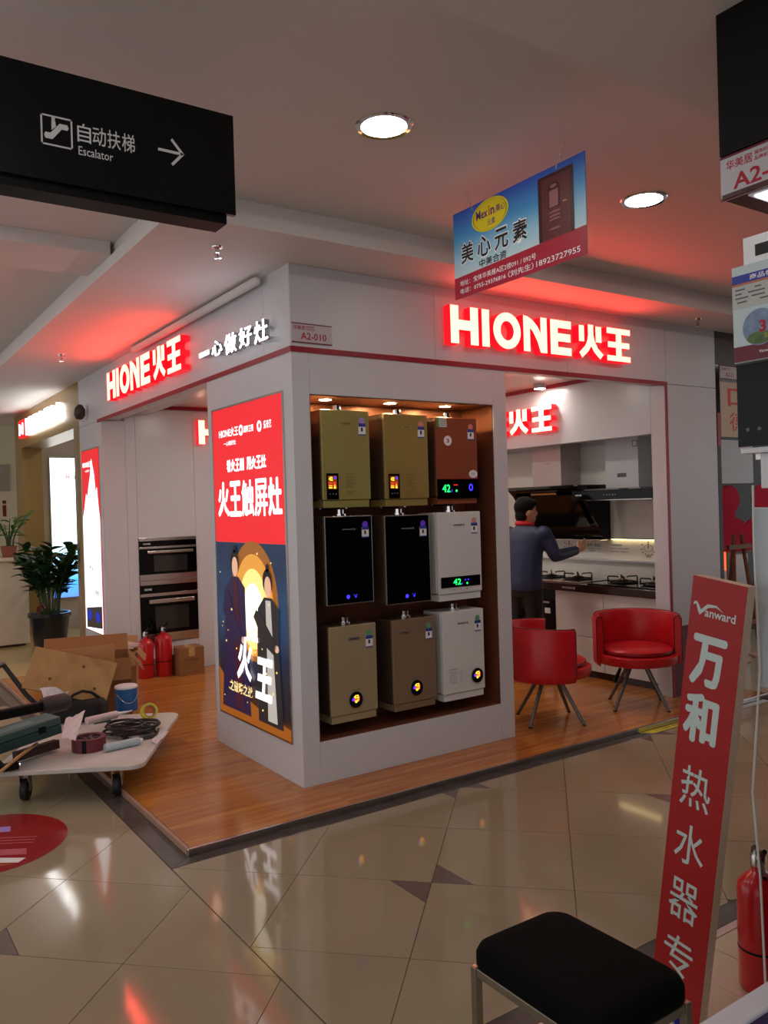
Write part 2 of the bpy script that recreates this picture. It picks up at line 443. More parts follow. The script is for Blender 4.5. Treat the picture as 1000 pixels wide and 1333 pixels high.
for a, b, z0, z1 in ((2.400, 2.498, .03, 2.62), (2.500, 3.084, 1.362, 2.62), (2.500, 3.084, .03, .33), (3.086, 3.67, .03, 2.62), (3.672, 4.26, .03, 2.62), (4.262, 4.86, .03, 2.62), (4.862, 5.46, .03, 2.62)):
    panel(M_inwhite, a, b, 7.938, 7.9555, z0, z1, parent=wb)
panel(M_inwhite, 2.180, 2.3985, 7.938, 7.9515, .031, 2.497, parent=wb)
icl = struct(box('ceiling', mat('kiosk_ceiling_gloss', (232, 226, 220), 0.18, noise=(2, 0.02)), 2.33, 6.05, 4.236, 7.937, 2.66, 2.70))
box('header_soffit', M_inwhite, X0 + .15, 2.60, 4.236, 7.93, 2.56, 2.659, icl)
# crimson trims
struct(box('trim_3', M_redtrim, X0 - .006, X0 - .0005, Y0 - .006, 8.05, 2.484, 2.516))
struct(box('trim_4', M_redtrim, X0, 5.498, Y0 - .006, Y0 - .0005, 2.484, 2.516))
struct(box('trim_5', M_redtrim, 5.474, 5.498, Y0 - .006, Y0 - .0005, 0.03, 2.483))
struct(box('trim_6', M_redtrim, 5.462, 5.4695, 4.25, 7.93, 2.625, 2.659))
struct(box('trim_7', M_redtrim, 2.62, 5.46, 7.930, 7.9375, 2.625, 2.659))
# white half-round conduit in the corner of fascia and ceiling
struct(MB().tube([(2.125, yy, 2.945) for yy in (4.36, 4.39, 5.5, 6.7, 6.73)], [.010, .027, .027, .027, .010], 12).build('trim_8', M_ceil, None, smooth=True))

# ================================================================ lights in the ceilings
def downlight(x, y, z, r, lm, label, name='downlight', group='round downlights along the mall corridor'):
    t = thing(name, label, 'light', (x, y, z), 0, group)
    MB().lathe([(r * 1.0, -.004), (r * 1.22, -.006), (r * 1.28, -.001), (r * 1.28, .0), (r * 1.0, .0)], (x, y, z), 32, None, True).build('trim_ring', M_chrome, t, smooth=True)
    MB().lathe([(0.001, -.0035), (r * .995, -.0035), (r * .995, -.0005), (.001, -.0005)], (x, y, z), 32).build('diffuser', lm, t)
    return t
downlight(1.886, 2.696, 3.12, .092, M_lamp, 'bright round downlight in the mall ceiling with no advert board near it')
downlight(3.480, 2.692, 3.12, .092, M_lamp, 'bright round downlight in the ceiling where the red glow falls')
for x, y in ((5.07, 2.69), (6.67, 2.69), (8.27, 2.69), (.29, -.5), (.29, 1.1), (.29, 2.7), (.29, 4.3), (.29, 5.9), (.29, 7.5), (.29, 9.1)):
    downlight(x, y, 3.12, .092, M_lamp, 'round downlight further along the mall corridor ceiling', 'downlight_offscreen')
for x, y, w in ((4.25, 5.3, 'above the way in by the tub chairs'), (4.25, 6.6, 'in the middle of the room'), (3.1, 6.6, 'behind the niche column'), (5.2, 6.9, 'over the far end of the worktop')):
    downlight(x, y, 2.66, .075, M_lamp2, 'recessed kiosk downlight ' + w, 'kiosk_downlight_hidden', group='downlights inside the kiosk')  # inside the frame but hidden by the column, inferred from the bright room
for n, (x, y) in enumerate(((5.33, 5.30),)):
    t = thing('surface_spotlight', 'small round spotlight by the crimson trim of the display wall', 'light', (x, y, 2.66))
    MB().lathe([(.05, -.045), (.055, -.04), (.055, 0), (.05, 0)], (x, y, 2.66), 24, None, True).build('housing', M_inwhite, t, smooth=True)
    MB().lathe([(.001, -.047), (.046, -.047), (.046, -.0452), (.001, -.0452)], (x, y, 2.66)).build('diffuser', M_lamp2, t)
for x, w in ((2.470, 'above the plain gold heater'), (2.935, 'above the gold heater with copper sheen'), (3.375, 'above the copper heater with a green display')):
    t = thing('niche_spotlight', 'warm recessed spotlight in the niche ' + w, 'light', (x, 4.22, 2.246), 0, 'spotlights over the heater niche')
    MB().lathe([(.036, -.003), (.05, -.004), (.052, 0), (.036, 0)], (x, 4.22, 2.246), 24, None, True).build('trim_ring', M_chrome, t, smooth=True)
    MB().lathe([(.001, -.0028), (.0355, -.0028), (.0355, -.0005), (.001, -.0005)], (x, 4.22, 2.246)).build('diffuser', M_spot, t)

# ================================================================ channel letter signs
def ring_pts(cx, cy, rx, ry, n=30): return ellipse(cx, cy, rx, ry, n)
L_H = [[(0, 0), (.28, 0), (.28, .37), (.72, .37), (.72, 0), (1, 0), (1, 1), (.72, 1), (.72, .63), (.28, .63), (.28, 1), (0, 1)]]
L_I = [rect(0, 1, 0, 1)]
L_N = [[(0, 0), (.26, 0), (.26, .68), (.40, .58), (.60, .30), (.72, .02), (.74, 0), (1, 0), (1, 1), (.74, 1), (.74, .52), (.60, .72), (.40, .88), (.16, .98), (0, 1)]]
L_E = [[(0, 0), (1, 0), (1, .22), (.34, .22), (.34, .39), (.96, .39), (.96, .62), (.34, .62), (.34, .78), (1, .78), (1, 1), (0, 1)]]
L_HUO = [rect(0, .20, .48, .95), rect(.70, .93, .50, .97), [(.38, 1), (.38, .70), (.34, .52), (.25, .36), (.0, .15), (.11, 0), (.36, .20), (.50, .38), (.62, .20), (.87, 0), (1, .14), (.76, .32), (.64, .52), (.59, .70), (.59, 1)]]
L_WANG = [[(0, 0), (1, 0), (1, .16), (.61, .16), (.61, .41), (.96, .41), (.96, .58), (.61, .58), (.61, .83), (1, .83), (1, 1), (0, 1), (0, .83), (.39, .83), (.39, .58), (.04, .58), (.04, .41), (.39, .41), (.39, .16), (0, .16)]]
def o_ring(mb, x0, x1, y0, y1, z0, z1, M, k=.46, n=32):
    cx, cy, rx, ry = (x0 + x1) / 2, (y0 + y1) / 2, (x1 - x0) / 2, (y1 - y0) / 2
    o, i = ellipse(cx, cy, rx, ry, n), ellipse(cx, cy, rx * (k + .04), ry * (k + .08), n)
    v = [M @ Vector((x, y, z)) for z in (z0, z1) for P in (o, i) for x, y in P]
    fs = []
    for a in range(n):
        b = (a + 1) % n
        fs += [(a, n + a, n + b, b), (2 * n + a, 2 * n + b, 3 * n + b, 3 * n + a), (a, b, 2 * n + b, 2 * n + a), (n + a, 3 * n + a, 3 * n + b, n + b)]
    mb.add(v, fs)
_xs = [at(p, 430, 1, 4.02).x for p in (585, 621.6, 625.8, 635.9, 640.5, 676.5, 679.7, 710.5, 714.7, 742, 751.8, 783.3, 788, 818.3)]
_t = [(x - _xs[0]) / (_xs[-1] - _xs[0]) for x in _xs]
def channel_sign(label, org, nrm, w, h, d=.062, off=.012, side=None, face=None, name='illuminated_sign'):
    t = thing(name, label, 'sign', org)
    M0 = Matrix.Translation(org) @ orient(nrm)
    for k, (nm, polys) in enumerate((('letter_h', L_H), ('letter_i', L_I), ('letter_o', None), ('letter_n', L_N), ('letter_e', L_E), ('character_fire', L_HUO), ('character_king', L_WANG))):
        x0, x1 = _t[2 * k] * w, _t[2 * k + 1] * w
        def put(z0, z1, g):
            mb = MB()
            if polys is None: o_ring(mb, x0 + g, x1 - g, g, h - g, z0, z1, M0)
            else:
                for P in polys:
                    mb.prism([(lerp(x0 + g, x1 - g, px), lerp(g, h - g, py)) for px, py in P], z1 - z0, M0 @ Matrix.Translation((0, 0, z0)))
            return mb
        b = put(off, off + d, 0).build('letter', side or M_letside, t)
        put(off + d + .0005, off + d + .004, .0035).build('letter_face', face or M_letface, b)
    return t
SW = _xs[-1] - _xs[0]
channel_sign('large lit red and cream letter sign on the fascia over the chairs doorway', (_xs[0], Y0, 2.612), (0, -1, 0), SW, .246)
channel_sign('lit red and cream letter sign on the fascia over the oven side opening', (X0, 7.42, 2.612), (-1, 0, 0), 1.83, .246)
channel_sign('lit red and cream letter sign inside above the range hoods', (5.47, 5.225 + SW, 2.236), (-1, 0, 0), SW, .240, face=M_letface2)
channel_sign('lit red and cream letter sign on the white wall beside the built-in ovens', (3.115, 7.938, 2.28), (0, -1, 0), SW, .246, face=M_letface2)
t = thing('slogan_sign', 'white glowing calligraphy slogan on the fascia beside the corner number plate', 'sign', (X0, 5.29, 2.60))
for ch, a, b, zl, zh in (('一', (261, 467), (275, 454), .05, 0), ('心', (277.5, 465), (292, 440), .04, 0), ('做', (294, 463), (311, 430), .05, 0), ('好', (313, 454), (331, 421), .04, 0), ('灶', (333, 449), (352, 412), .04, 0)):
    p, q = at(*a, 0, 2.13), at(*b, 0, 2.13)
    zc = (at(a[0], (a[1] + b[1]) / 2, 0, 2.13).z + at(b[0], (a[1] + b[1]) / 2, 0, 2.13).z) / 2
    hh = (a[1] - b[1]) / F_PX * (_f.dot(Vector((2.13, (p.y + q.y) / 2, 1.6)) - CAM)) * (.9 if ch != '一' else .5)
    wd = (p.y - q.y) * .86; hh *= .86
    cb_ = text('character', ch, M_steel, (X0 - .018, p.y, zc - hh / 2), (-1, 0, 0), wd, hh, t, bold=.004, depth=.034)
    text('character_face', ch, M_letwhite, (X0 - .0535, p.y, zc - hh / 2), (-1, 0, 0), wd, hh, cb_, bold=.004, depth=.002)
# ================================================================ corner number plate and light-box posters
def number_plate(label, org, nrm, w, h, code, span=(.22, .86), hspan=(.04, .34, .36, .56)):
    t = thing('number_plate', label, 'sign', org)
    M0 = Matrix.Translation(org) @ orient(nrm)
    MB().box(0, w, 0, h, .0005, .006, M0).build('plate', mat('plate_grey', (196, 190, 196), .4, noise=(6, .03)), t)
    MB().box(0, w, h * .955, h * 1.0, .006, .008, M0).build('stripe', mat('plate_maroon', (116, 14, 44), .4, noise=(6, .04)), t)
    MB().box(0, w, 0, h * .06, .006, .008, M0).build('stripe', MATS['plate_maroon'], t)
    def tx(body, x0, x1, y0, y1, bold=.01):
        me = text_mesh(body, (x1 - x0) * w, (y1 - y0) * h, bold); me.materials.append(M_inkr)
        me.transform(M0 @ Matrix.Translation((x0 * w, y0 * h, .0066))); link('lettering', me, t)
    tx('华美居', hspan[0], hspan[1], .66, .88, .012)
    tx('装饰材料', hspan[2], hspan[3], .78, .88); tx('品牌家居', hspan[2], hspan[3], .66, .75)
    tx(code, *span, .18, .54, .02)
    return t
number_plate('grey and maroon number plate A2-010 on the corner of the white fascia', (2.180, Y0 - .0005, 2.536), (0, -1, 0), .262, .112, 'A2-010')

# big back-lit poster on the corner block: white frame, red upper field, dark picture below
def on_left(y_left, z):   # reader coordinates on a face that looks towards -x
    return Matrix.Translation((X0, y_left, z)) @ orient((-1, 0, 0))
t = thing('lightbox_poster', 'tall back-lit poster, red field above a dark picture, on the corner block', 'poster', (X0, 5.222, .264))
ML = on_left(5.222, .264)
PW, PH = 1.018, 2.006
mb = MB()
for r_ in (rect(-.012, PW + .012, -.012, 0), rect(-.012, PW + .012, PH, PH + .012), rect(-.012, 0, 0, PH), rect(PW, PW + .012, 0, PH)): mb.prism(r_, .008, ML @ Matrix.Translation((0, 0, .0004)))
mb.build('frame', M_steel, t)
MID = 1.399 - .264
M_pred = mat('backlit_red_print', (226, 26, 36), .35, emit=(228, 28, 42), estr=.72, noise=(3, .02))
M_pwhite = mat('backlit_white_print', (250, 250, 250), .35, emit=(255, 250, 250), estr=1.5, noise=(3, .0))
MB().prism(rect(0, PW, MID, PH), .004, ML @ Matrix.Translation((0, 0, .0004))).build('red_field', M_pred, t)
M_pic = ramp_emit('backlit_picture_print', [(0, (70, 30, 10)), (.18, (120, 62, 20)), (.34, (34, 24, 24)), (.6, (22, 34, 60)), (.8, (30, 60, 92)), (1, (20, 40, 70))], 2, .25, 1.5, .75, .5, 4.0)
pic = MB().prism(rect(0, PW, 0, MID - .002), .004, ML @ Matrix.Translation((0, 0, .0004))).build('picture', M_pic, t)
def pz(name, m, pts, k=1, parent=pic):
    return MB().prism([(x * PW, y * MID) for x, y in pts], .0012, ML @ Matrix.Translation((0, 0, .0044 + .0013 * k))).build(name, m, parent)
def emat(name, c, e): return mat(name, c, .4, emit=c, estr=e, noise=(3, .03))
for k, (rx, ry, c, e) in enumerate(((.33, .33, (150, 90, 30), .7), (.27, .28, (216, 150, 60), .8), (.2, .22, (250, 214, 130), 1.0), (.14, .16, (255, 250, 225), 1.3))):
    pz('glow', emat('poster_glow_%d' % k, c, e), ellipse(.55, .68 - .02 * k, rx, ry, 30), k)
def robed(cx, top, robe, inner, skin, lean, spread, k):
    r1 = emat('robe_' + robe[0], robe[1], .5); r2 = emat('inner_' + inner[0], inner[1], .6); sk = emat('poster_skin', skin, .8); hr = emat('poster_hair', (20, 14, 14), .2)
    pz('robe', r1, [(cx - spread - lean, .04), (cx + spread * .9, .04), (cx + spread * .72, .45), (cx + .14, top - .20), (cx + .05, top - .145), (cx - .05, top - .145), (cx - .14, top - .21), (cx - spread * .95, .45)], k)
    pz('robe_front', r2, [(cx - .04, .06), (cx + .08, .06), (cx + .05, .45), (cx + .035, top - .16), (cx - .03, top - .16), (cx - .03, .45)], k + 1)
    pz('sleeve', r1, [(cx - .16, top - .22), (cx - .1, top - .24), (cx + .04, .52), (cx + .1, .47), (cx + .06, .42), (cx - .06, .46), (cx - .2, .6)], k + 2)
    pz('hand', sk, ellipse(cx + .10, .455, .028, .02, 10), k + 2)
    pz('hair', hr, ellipse(cx, top - .06, .062, .068, 16), k + 1)
    pz('topknot', hr, ellipse(cx + .005, top + .012, .022, .024, 10), k + 1)
    pz('face', sk, ellipse(cx + .006, top - .088, .043, .056, 16), k + 2)
robed(.30, .95, ('purple', (40, 26, 66)), ('wine', (64, 16, 40)), (214, 168, 140), .05, .2, 5)
robed(.76, .86, ('charcoal', (40, 38, 40)), ('pale', (190, 186, 180)), (230, 196, 172), 0, .17, 5)
pz('table_edge', emat('poster_amber', (150, 84, 24), .7), [(.0, .0), (.0, .26), (.16, .18), (.6, .10), (1, .06), (1, 0)], 4)
random.seed(7)
for k in range(26): 
    a, b = random.uniform(.03, .97), random.uniform(.05, .95); q = random.uniform(.004, .010)
    pz('spark', emat('poster_spark', (255, 214, 120), 1.2), [(a - q, b), (a, b - q * .8), (a + q, b), (a, b + q * .8)], 8)
def ptext(body, x0, x1, z0, z1, m=M_pwhite, bold=.02, parent=t, k=.0056, shear=0.0):
    me = text_mesh(body, (x1 - x0) * PW, (z1 - z0) * PH, bold, 0, shear); me.materials.append(m)
    me.transform(ML @ Matrix.Translation((x0 * PW, z0 * PH, k))); return link('lettering', me, parent)
ptext('HIONE火王', .10, .40, .905, .935, bold=.015)
ptext('湖南卫视', .48, .62, .908, .93, bold=.008); ptext('爱奇艺', .76, .86, .908, .932, bold=.008)
for cx in (.44, .70): 
    MB().prism([(x * PW, y * PH) for x, y in ellipse(cx, .919, .03, .017, 16)], .0012, ML @ Matrix.Translation((0, 0, .0046))).build('emblem', M_pwhite, t)
    MB().prism([(x * PW, y * PH) for x, y in ellipse(cx + .004, .92, .013, .008, 12)], .0012, ML @ Matrix.Translation((0, 0, .006))).build('emblem', M_pred, t)
ptext('一心做好灶', .17, .36, .878, .893, bold=.01)
def pthick(body, x0, x1, z0, z1, r):
    me = thick_text(body, (x1 - x0) * PW, (z1 - z0) * PH, r); me.materials.append(M_pwhite)
    me.transform(ML @ Matrix.Translation((x0 * PW, z0 * PH, .0056))); link('lettering', me, t)
for k_, c_ in enumerate('看火王剧'): pthick(c_, .21 + .066 * k_, .272 + .066 * k_, .792, .832, .0030)
for k_, c_ in enumerate('用火王灶'): pthick(c_, .51 + .068 * k_, .574 + .068 * k_, .792, .832, .0030)
for k_, c_ in enumerate('火王触屏灶'): pthick(c_, .055 + .184 * k_, .232 + .184 * k_, .648, .762, .0048 if c_ in '触屏' else .0075)
ptext('火', .30, .53, .13, .27, bold=.035, k=.017, shear=.2); ptext('王', .56, .80, .09, .22, bold=.04, k=.017, shear=.2)
ptext('之破晓之战', .18, .52, .082, .118, emat('poster_gold_text', (250, 220, 150), 1.0), .015, k=.017)
ptext('THE KING OF BLAZE', .46, .62, .262, .276, bold=.02, k=.017)

# narrow back-lit poster on the far pillar
t = thing('lightbox_poster', 'narrow back-lit poster with a white flame shape on the far white pillar', 'poster', (X0, 8.66, .45))
M2 = on_left(8.66, .45); w2, h2 = .62, 1.795
MB().prism(rect(-.014, w2 + .014, -.014, h2 + .014), .004, M2 @ Matrix.Translation((0, 0, .0004))).build('frame', M_steel, t)
MB().prism(rect(0, w2, 0, h2), .004, M2 @ Matrix.Translation((0, 0, .0048))).build('red_field', M_pred, t)
MB().prism([(x * w2, y * h2) for x, y in ((0, 0), (1, 0), (1, .62), (.93, .70), (.88, .79), (.80, .76), (.74, .86), (.60, .95), (.52, .86), (.40, .80), (.32, .74), (.24, .76), (.12, .68), (0, .62))], .002, M2 @ Matrix.Translation((0, 0, .009))).build('flame_shape', M_pwhite, t)
def p2text(body, x0, x1, z0, z1, m, bold=.02):
    me = text_mesh(body, (x1 - x0) * w2, (z1 - z0) * h2, bold); me.materials.append(m)
    me.transform(M2 @ Matrix.Translation((x0 * w2, z0 * h2, .0116))); link('lettering', me, t)
p2text('HIONE火王', .08, .62, .905, .94, M_pwhite, .03); p2text('一心做好灶', .2, .5, .88, .893, M_pwhite)
p2text('火王新品', .1, .55, .335, .36, M_inkb); p2text('智能灶', .62, .92, .205, .23, M_inkb)
MB().prism([(.08 * w2, .01 * h2), (.98 * w2, .03 * h2), (.98 * w2, .15 * h2), (.08 * w2, .12 * h2)], .002, M2 @ Matrix.Translation((0, 0, .0112))).build('stove_picture', mat('stove_print', (70, 74, 72), .3, noise=(8, .1)), t)
for k in (.26, .74): MB().prism([(x * w2, y * h2) for x, y in ellipse(k, .085, .13, .03, 18)], .002, M2 @ Matrix.Translation((0, 0, .0134))).build('burner_picture', emat('burner_blue_print', (30, 50, 200), .5), t)

# ================================================================ nine water heaters in the niche
M_hgold = mat('heater_gold', (172, 162, 96), .34, .35, noise=(2.5, .05))
M_hgold2 = mat('heater_gold_copper', (170, 146, 82), .34, .35, noise=(2.5, .05))
M_hcopper = mat('heater_copper', (160, 84, 56), .34, .35, noise=(2.5, .05))
M_hchamp = mat('heater_champagne', (176, 160, 126), .34, .3, noise=(2.5, .05))
M_hbronze = mat('heater_bronze', (150, 126, 100), .34, .35, noise=(2.5, .05))
M_hwhite = mat('heater_white', (218, 218, 216), .3, noise=(2.5, .02))
M_hside = mat('heater_dark_side', (92, 72, 58), .35, .4, noise=(4, .1))
M_hsilver = mat('heater_silver_edge', (176, 172, 166), .3, .8, noise=(6, .05))
M_blue = mat('label_blue', (40, 56, 150), .5, noise=(20, .03)); M_lilac = mat('sticker_lilac', (170, 140, 214), .5, noise=(9, .05))
M_violet = mat('sticker_violet', (112, 60, 240), .5, noise=(9, .05)); M_pinks = mat('sticker_pink', (216, 140, 130), .5, noise=(9, .05))
M_greens = mat('sticker_green', (96, 160, 120), .5, noise=(9, .05))
E_green = mat('display_green', (20, 240, 110), .4, emit=(30, 255, 120), estr=1.3, noise=(4, 0)); E_blue = mat('display_blue', (40, 40, 255), .4, emit=(60, 50, 255), estr=1.6, noise=(4, 0))
E_or = mat('display_orange', (255, 150, 40), .4, emit=(255, 150, 40), estr=1.4, noise=(4, 0)); E_red = mat('display_red', (255, 50, 30), .4, emit=(255, 50, 36), estr=1.2, noise=(4, 0)); E_yel = mat('display_yellow', (255, 214, 60), .4, emit=(255, 214, 60), estr=1.6, noise=(4, 0))
def heater(label, x0, x1, z0, z1, body, style, side=None, sticker=None, tiltz=0.0, depth=.20, dial=(.5, .2)):
    w, h = x1 - x0, z1 - z0; cx = (x0 + x1) / 2; yf = 4.104; yb = yf + depth
    t = thing('water_heater', label, 'water heater', (cx, yb, z0), tiltz, 'wall-hung gas water heaters in the niche')
    L = dict(local=True)
    Z = lambda k: k * h
    # local frame: x right, -y to the front, z up, origin at the middle of the lower back edge
    d = depth
    foot = .045 if style != 'glass' else 0.0
    box('casing', side or body, -w / 2, w / 2, -d + .018, 0, foot + .004, h, t, .006, local=True)
    if style == 'glass':
        fr = box('front_frame', M_hsilver, -w / 2, w / 2, -d, -d + .017, 0, h, t, .003, local=True)
        box('glass_front', M_black, -w / 2 + .006, w / 2 - .006, -d - .0025, -d - .0003, .006, h - .006, t, local=True)
        yfz = -d - .003
    else:
        box('front_panel', body, -w / 2, w / 2, -d, -d + .017, foot, h, t, .005, local=True)
        box('lower_skirt', body, -w / 2 + .008, w / 2 - .008, -d + .008, -.02, 0, foot - .002, t, .003, local=True)
        yfz = -d - .0006
    MF = Matrix.Translation((-w / 2, yfz, 0)) @ orient((0, -1, 0))
    def pl(name, m, pts, dz=.0015, z=0.0, parent=t): return MB().prism(pts, dz, MF @ Matrix.Translation((0, 0, z))).build(name, m, parent, 0, 2, False, True)
    def tx(body_, a, b, c, e, m, z=.0022, bold=.02, parent=t):
        me = text_mesh(body_, (b - a) * w, (e - c) * h, bold); me.materials.append(m)
        me.transform(MF @ Matrix.Translation((a * w, c * h, z))); return link('lettering', me, parent, True)
    R = lambda a, b, c, e: rect(a * w, b * w, c * h, e * h)
    El = lambda a, c, r, n=18: ellipse(a * w, c * h, r, r, n)
    # energy label and round sticker
    lb = pl('energy_label', M_ink, R(.77, .92, .75, .865)); pl('label_band', M_blue, R(.77, .92, .835, .87), .0006, .0016, lb); pl('label_band', M_blue, R(.77, .92, .745, .757), .0006, .0016, lb)
    tx('1', .82, .86, .785, .825, M_inkb, .0024, .03, lb)
    pl('round_sticker', sticker or M_lilac, El(.845, .895, .020), .001)
    # flue collar and gas pipes
    MB().cyl((.0, -d * .5, h), (.0, -d * .5, h + .012), .042, n=20).cyl((.0, -d * .5, h + .010), (0, -d * .5, h + .038), .028, n=20).build('flue_collar', M_chrome, t, smooth=True, local=True)
    for k in (-.28, .26): MB().cyl((k * w, -d * .2, -.008), (k * w, -d * .2, foot + .01), .011, n=10).build('pipe_stub', M_steel, t, smooth=True, local=True)
    MB().tube([(-.36 * w, -d * .5, .0), (-.3 * w, -d * .3, -.007), (-.12 * w, -d * .28, -.009), (.05 * w, -d * .3, -.006), (.1 * w, -d * .4, foot)], .004, 6).build('power_cable', M_blackm, t, smooth=True, local=True)
    if style in ('panel',):
        b = pl('badge', M_hgold if body is not M_hgold else M_hgold2, R(.40, .63, .845, .878)); tx('HIONE火王', .44, .6, .853, .87, M_inkb, parent=b)
        cp = pl('control_panel', M_black, R(.08, .32, .085, .35), .003)
        pl('screen', mat('screen_brown', (120, 60, 20), .3, emit=(150, 70, 20), estr=.5, noise=(8, .1)), R(.105, .285, .19, .325), .0005, .0032, cp)
        tx('42', .12, .20, .275, .315, E_yel, .0042, .04, cp); pl('lamp', E_blue, El(.25, .305, .008, 10), .0006, .0038, cp)
        for zz, mm in ((.25, E_red), (.225, E_or), (.205, E_yel)): pl('lamp', mm, R(.12, .19, zz - .006, zz + .006), .0006, .0038, cp); pl('lamp', mm, El(.24, zz, .007, 10), .0006, .0038, cp)
        for q in (.14, .2, .26): pl('button', M_inkg, El(q, .14, .005, 8), .0004, .0032, cp)
        tx('全智能恒温', .46, .64, .335, .35, M_inkg, bold=0)
        for n_, zz in enumerate((.305, .28, .265, .25, .235, .22, .205, .16, .145, .13)): pl('print_line', mat('faint_print', (130, 118, 70), .5, noise=(20, .05)), R(.48, .66 + .05 * math.sin(n_ * 2.1), zz, zz + .006), .0003)
    elif style == 'display':
        b = pl('badge', mat('copper_badge', (176, 92, 60), .4, .4, noise=(9, .03)), R(.40, .60, .85, .88)); tx('HIONE火王', .42, .58, .857, .873, M_inkb, parent=b)
        dp = pl('display', M_black, R(0.0, 1.0, .06, .285), .004)
        pl('display_edge', mat('display_red_edge', (170, 20, 40), .3, noise=(9, .02)), R(0.0, 1.0, .287, .293), .003)
        tx('42', .11, .30, .135, .225, E_green, .0055, .02, dp)
        pl('lamp', E_red, R(.38, .48, .215, .222), .0006, .0045, dp); pl('lamp', E_green, El(.45, .15, .008, 10), .0006, .0045, dp); pl('lamp', E_blue, R(.33, .345, .135, .165), .0006, .0045, dp)
        mb2 = MB(); o_ring(mb2, .755 * w, .855 * w, .145 * h, .23 * h, .0045, .0052, MF, .5, 18); mb2.build('lamp_ring', E_blue, dp, local=True)
        gl = pl('notice_sticker', mat('sticker_grey', (196, 198, 196), .5, noise=(9, .03)), R(.03, .26, .885, .985)); pl('notice_band', mat('sticker_green2', (60, 160, 70), .5, noise=(9, .03)), R(.03, .08, .885, .985), .0006, .0016, gl)
        for zz in (.965, .945, .925, .905): pl('print_line', M_inkg, R(.1, .24, zz, zz + .005), .0005, .0016, gl)
        s_ = pl('speech_sticker', M_ink, El(.28, .73, .032), .001); tx('3', .245, .31, .705, .755, M_inkr, .0022, .03, s_)
        s_ = pl('oval_sticker', M_ink, ellipse(.88 * w, .345 * h, .036, .026, 18), .001); tx('OK', .835, .92, .335, .36, M_inkg, .0022, .0, s_)
    elif style == 'glass':
        tx('HIONE火王', .36, .64, .838, .858, mat('logo_grey', (150, 150, 152), .4, noise=(9, .02)), .003, .02)
        pl('lamp', E_blue, El(.44, .085, .012, 12), .0006, .0026); pl('lamp', E_blue, El(.60, .08, .006, 8), .0006, .0026); pl('lamp', E_blue, El(.57, .10, .003, 8), .0006, .0026); pl('lamp', E_blue, El(.62, .10, .003, 8), .0006, .0026)
    elif style == 'whitedisplay':
        tx('HIONE火王', .36, .62, .84, .865, M_inkb, .002, .035)
        dp = pl('display', M_black, R(.05, .95, .15, .27), .003)
        tx('42', .32, .50, .175, .245, E_green, .0045, .02, dp)
        pl('lamp', E_green, El(.64, .185, .007, 10), .0006, .0035, dp); pl('lamp', E_blue, R(.52, .53, .17, .20), .0006, .0035, dp); pl('lamp', E_blue, El(.60, .225, .005, 8), .0006, .0035, dp); pl('lamp', E_blue, El(.67, .225, .005, 8), .0006, .0035, dp)
        for q in (.35, .5, .65): pl('button', mat('button_grey', (170, 172, 172), .4, noise=(9, .02)), El(q, .12, .006, 8), .0006)
    elif style == 'dial':
        if body is M_hwhite: tx('HIONE火王', .36, .62, .845, .872, M_inkb, .002, .035)
        else:
            bx = .40 if body is M_hchamp else .16
            b = pl('badge', M_hsilver, R(bx, bx + .24, .84, .872)); tx('HIONE火王', bx + .03, bx + .21, .847, .865, M_inkb, parent=b)
        dx, dz = dial
        dl = pl('dial', M_black, El(dx, dz, .047, 30), .004); mb2 = MB(); r_ = .050
        o_ring(mb2, dx * w - r_, dx * w + r_, dz * h - r_, dz * h + r_, .0002, .005, MF, .90, 30); mb2.build('dial_ring', M_hsilver, t, smooth=True, local=True)
        tx('42', dx - .05, dx + .06, dz + .012, dz + .05, E_yel, .0052, .04, dl)
        for a, c, mm in ((-.03, 0, E_red), (.04, -.005, E_or), (.0, -.018, E_yel), (-.06, .005, E_blue), (.05, .02, E_red)): pl('lamp', mm, El(dx + a, dz + c, .009, 10), .0006, .0045, dl)
        tx('恒温热水器', dx - .10 if body is not M_hwhite else .13, dx + .10 if body is not M_hwhite else .33, dz + .095 if body is not M_hwhite else .345, dz + .108 if body is not M_hwhite else .36, M_inkg, .001, 0)
        if body is M_hwhite:
            for n_, zz in enumerate((.32, .3, .28, .26, .24, .22, .2)): pl('print_line', mat('faint_grey_print', (170, 172, 172), .5, noise=(20, .03)), R(.14, .3 + .04 * math.sin(n_ * 2.3), zz, zz + .006), .0003); pl('print_line', mat('faint_grey_print'), R(.38, .45, zz, zz + .005), .0003)
    return t
heater('gold water heater with a plain gold front in the top row corner', 2.366, 2.697, 1.602, 2.172, M_hgold, 'panel', M_hside, M_lilac)
heater('gold water heater with orange-lit screen between the gold and copper heaters', 2.802, 3.135, 1.600, 2.165, M_hgold2, 'panel', M_hside, M_pinks)
heater('copper water heater with a black band showing green 42', 3.200, 3.540, 1.605, 2.158, M_hcopper, 'display', M_hside, M_pinks)
heater('black glass water heater under the plain gold heater', 2.370, 2.697, 1.034, 1.552, M_black, 'glass', M_hside, M_violet)
heater('black glass water heater beside the white heater with green 42', 2.788, 3.128, 1.000, 1.545, M_black, 'glass', M_hside, M_violet)
heater('white water heater with a slim black display showing green 42', 3.190, 3.550, .985, 1.552, M_hwhite, 'whitedisplay', M_hwhite, M_pinks)
heater('champagne water heater with a round dial, below the black glass ones', 2.378, 2.704, .345, .910, M_hchamp, 'dial', M_hside, M_greens, dial=(.52, .22))
heater('bronze water heater with a round dial and badge off to one side', 2.822, 3.150, .345, .905, M_hbronze, 'dial', M_hside, M_greens, dial=(.52, .23))
heater('white water heater with a round dial in the lower corner', 3.207, 3.553, .345, .915, M_hwhite, 'dial', M_hwhite, M_greens, dial=(.80, .24))
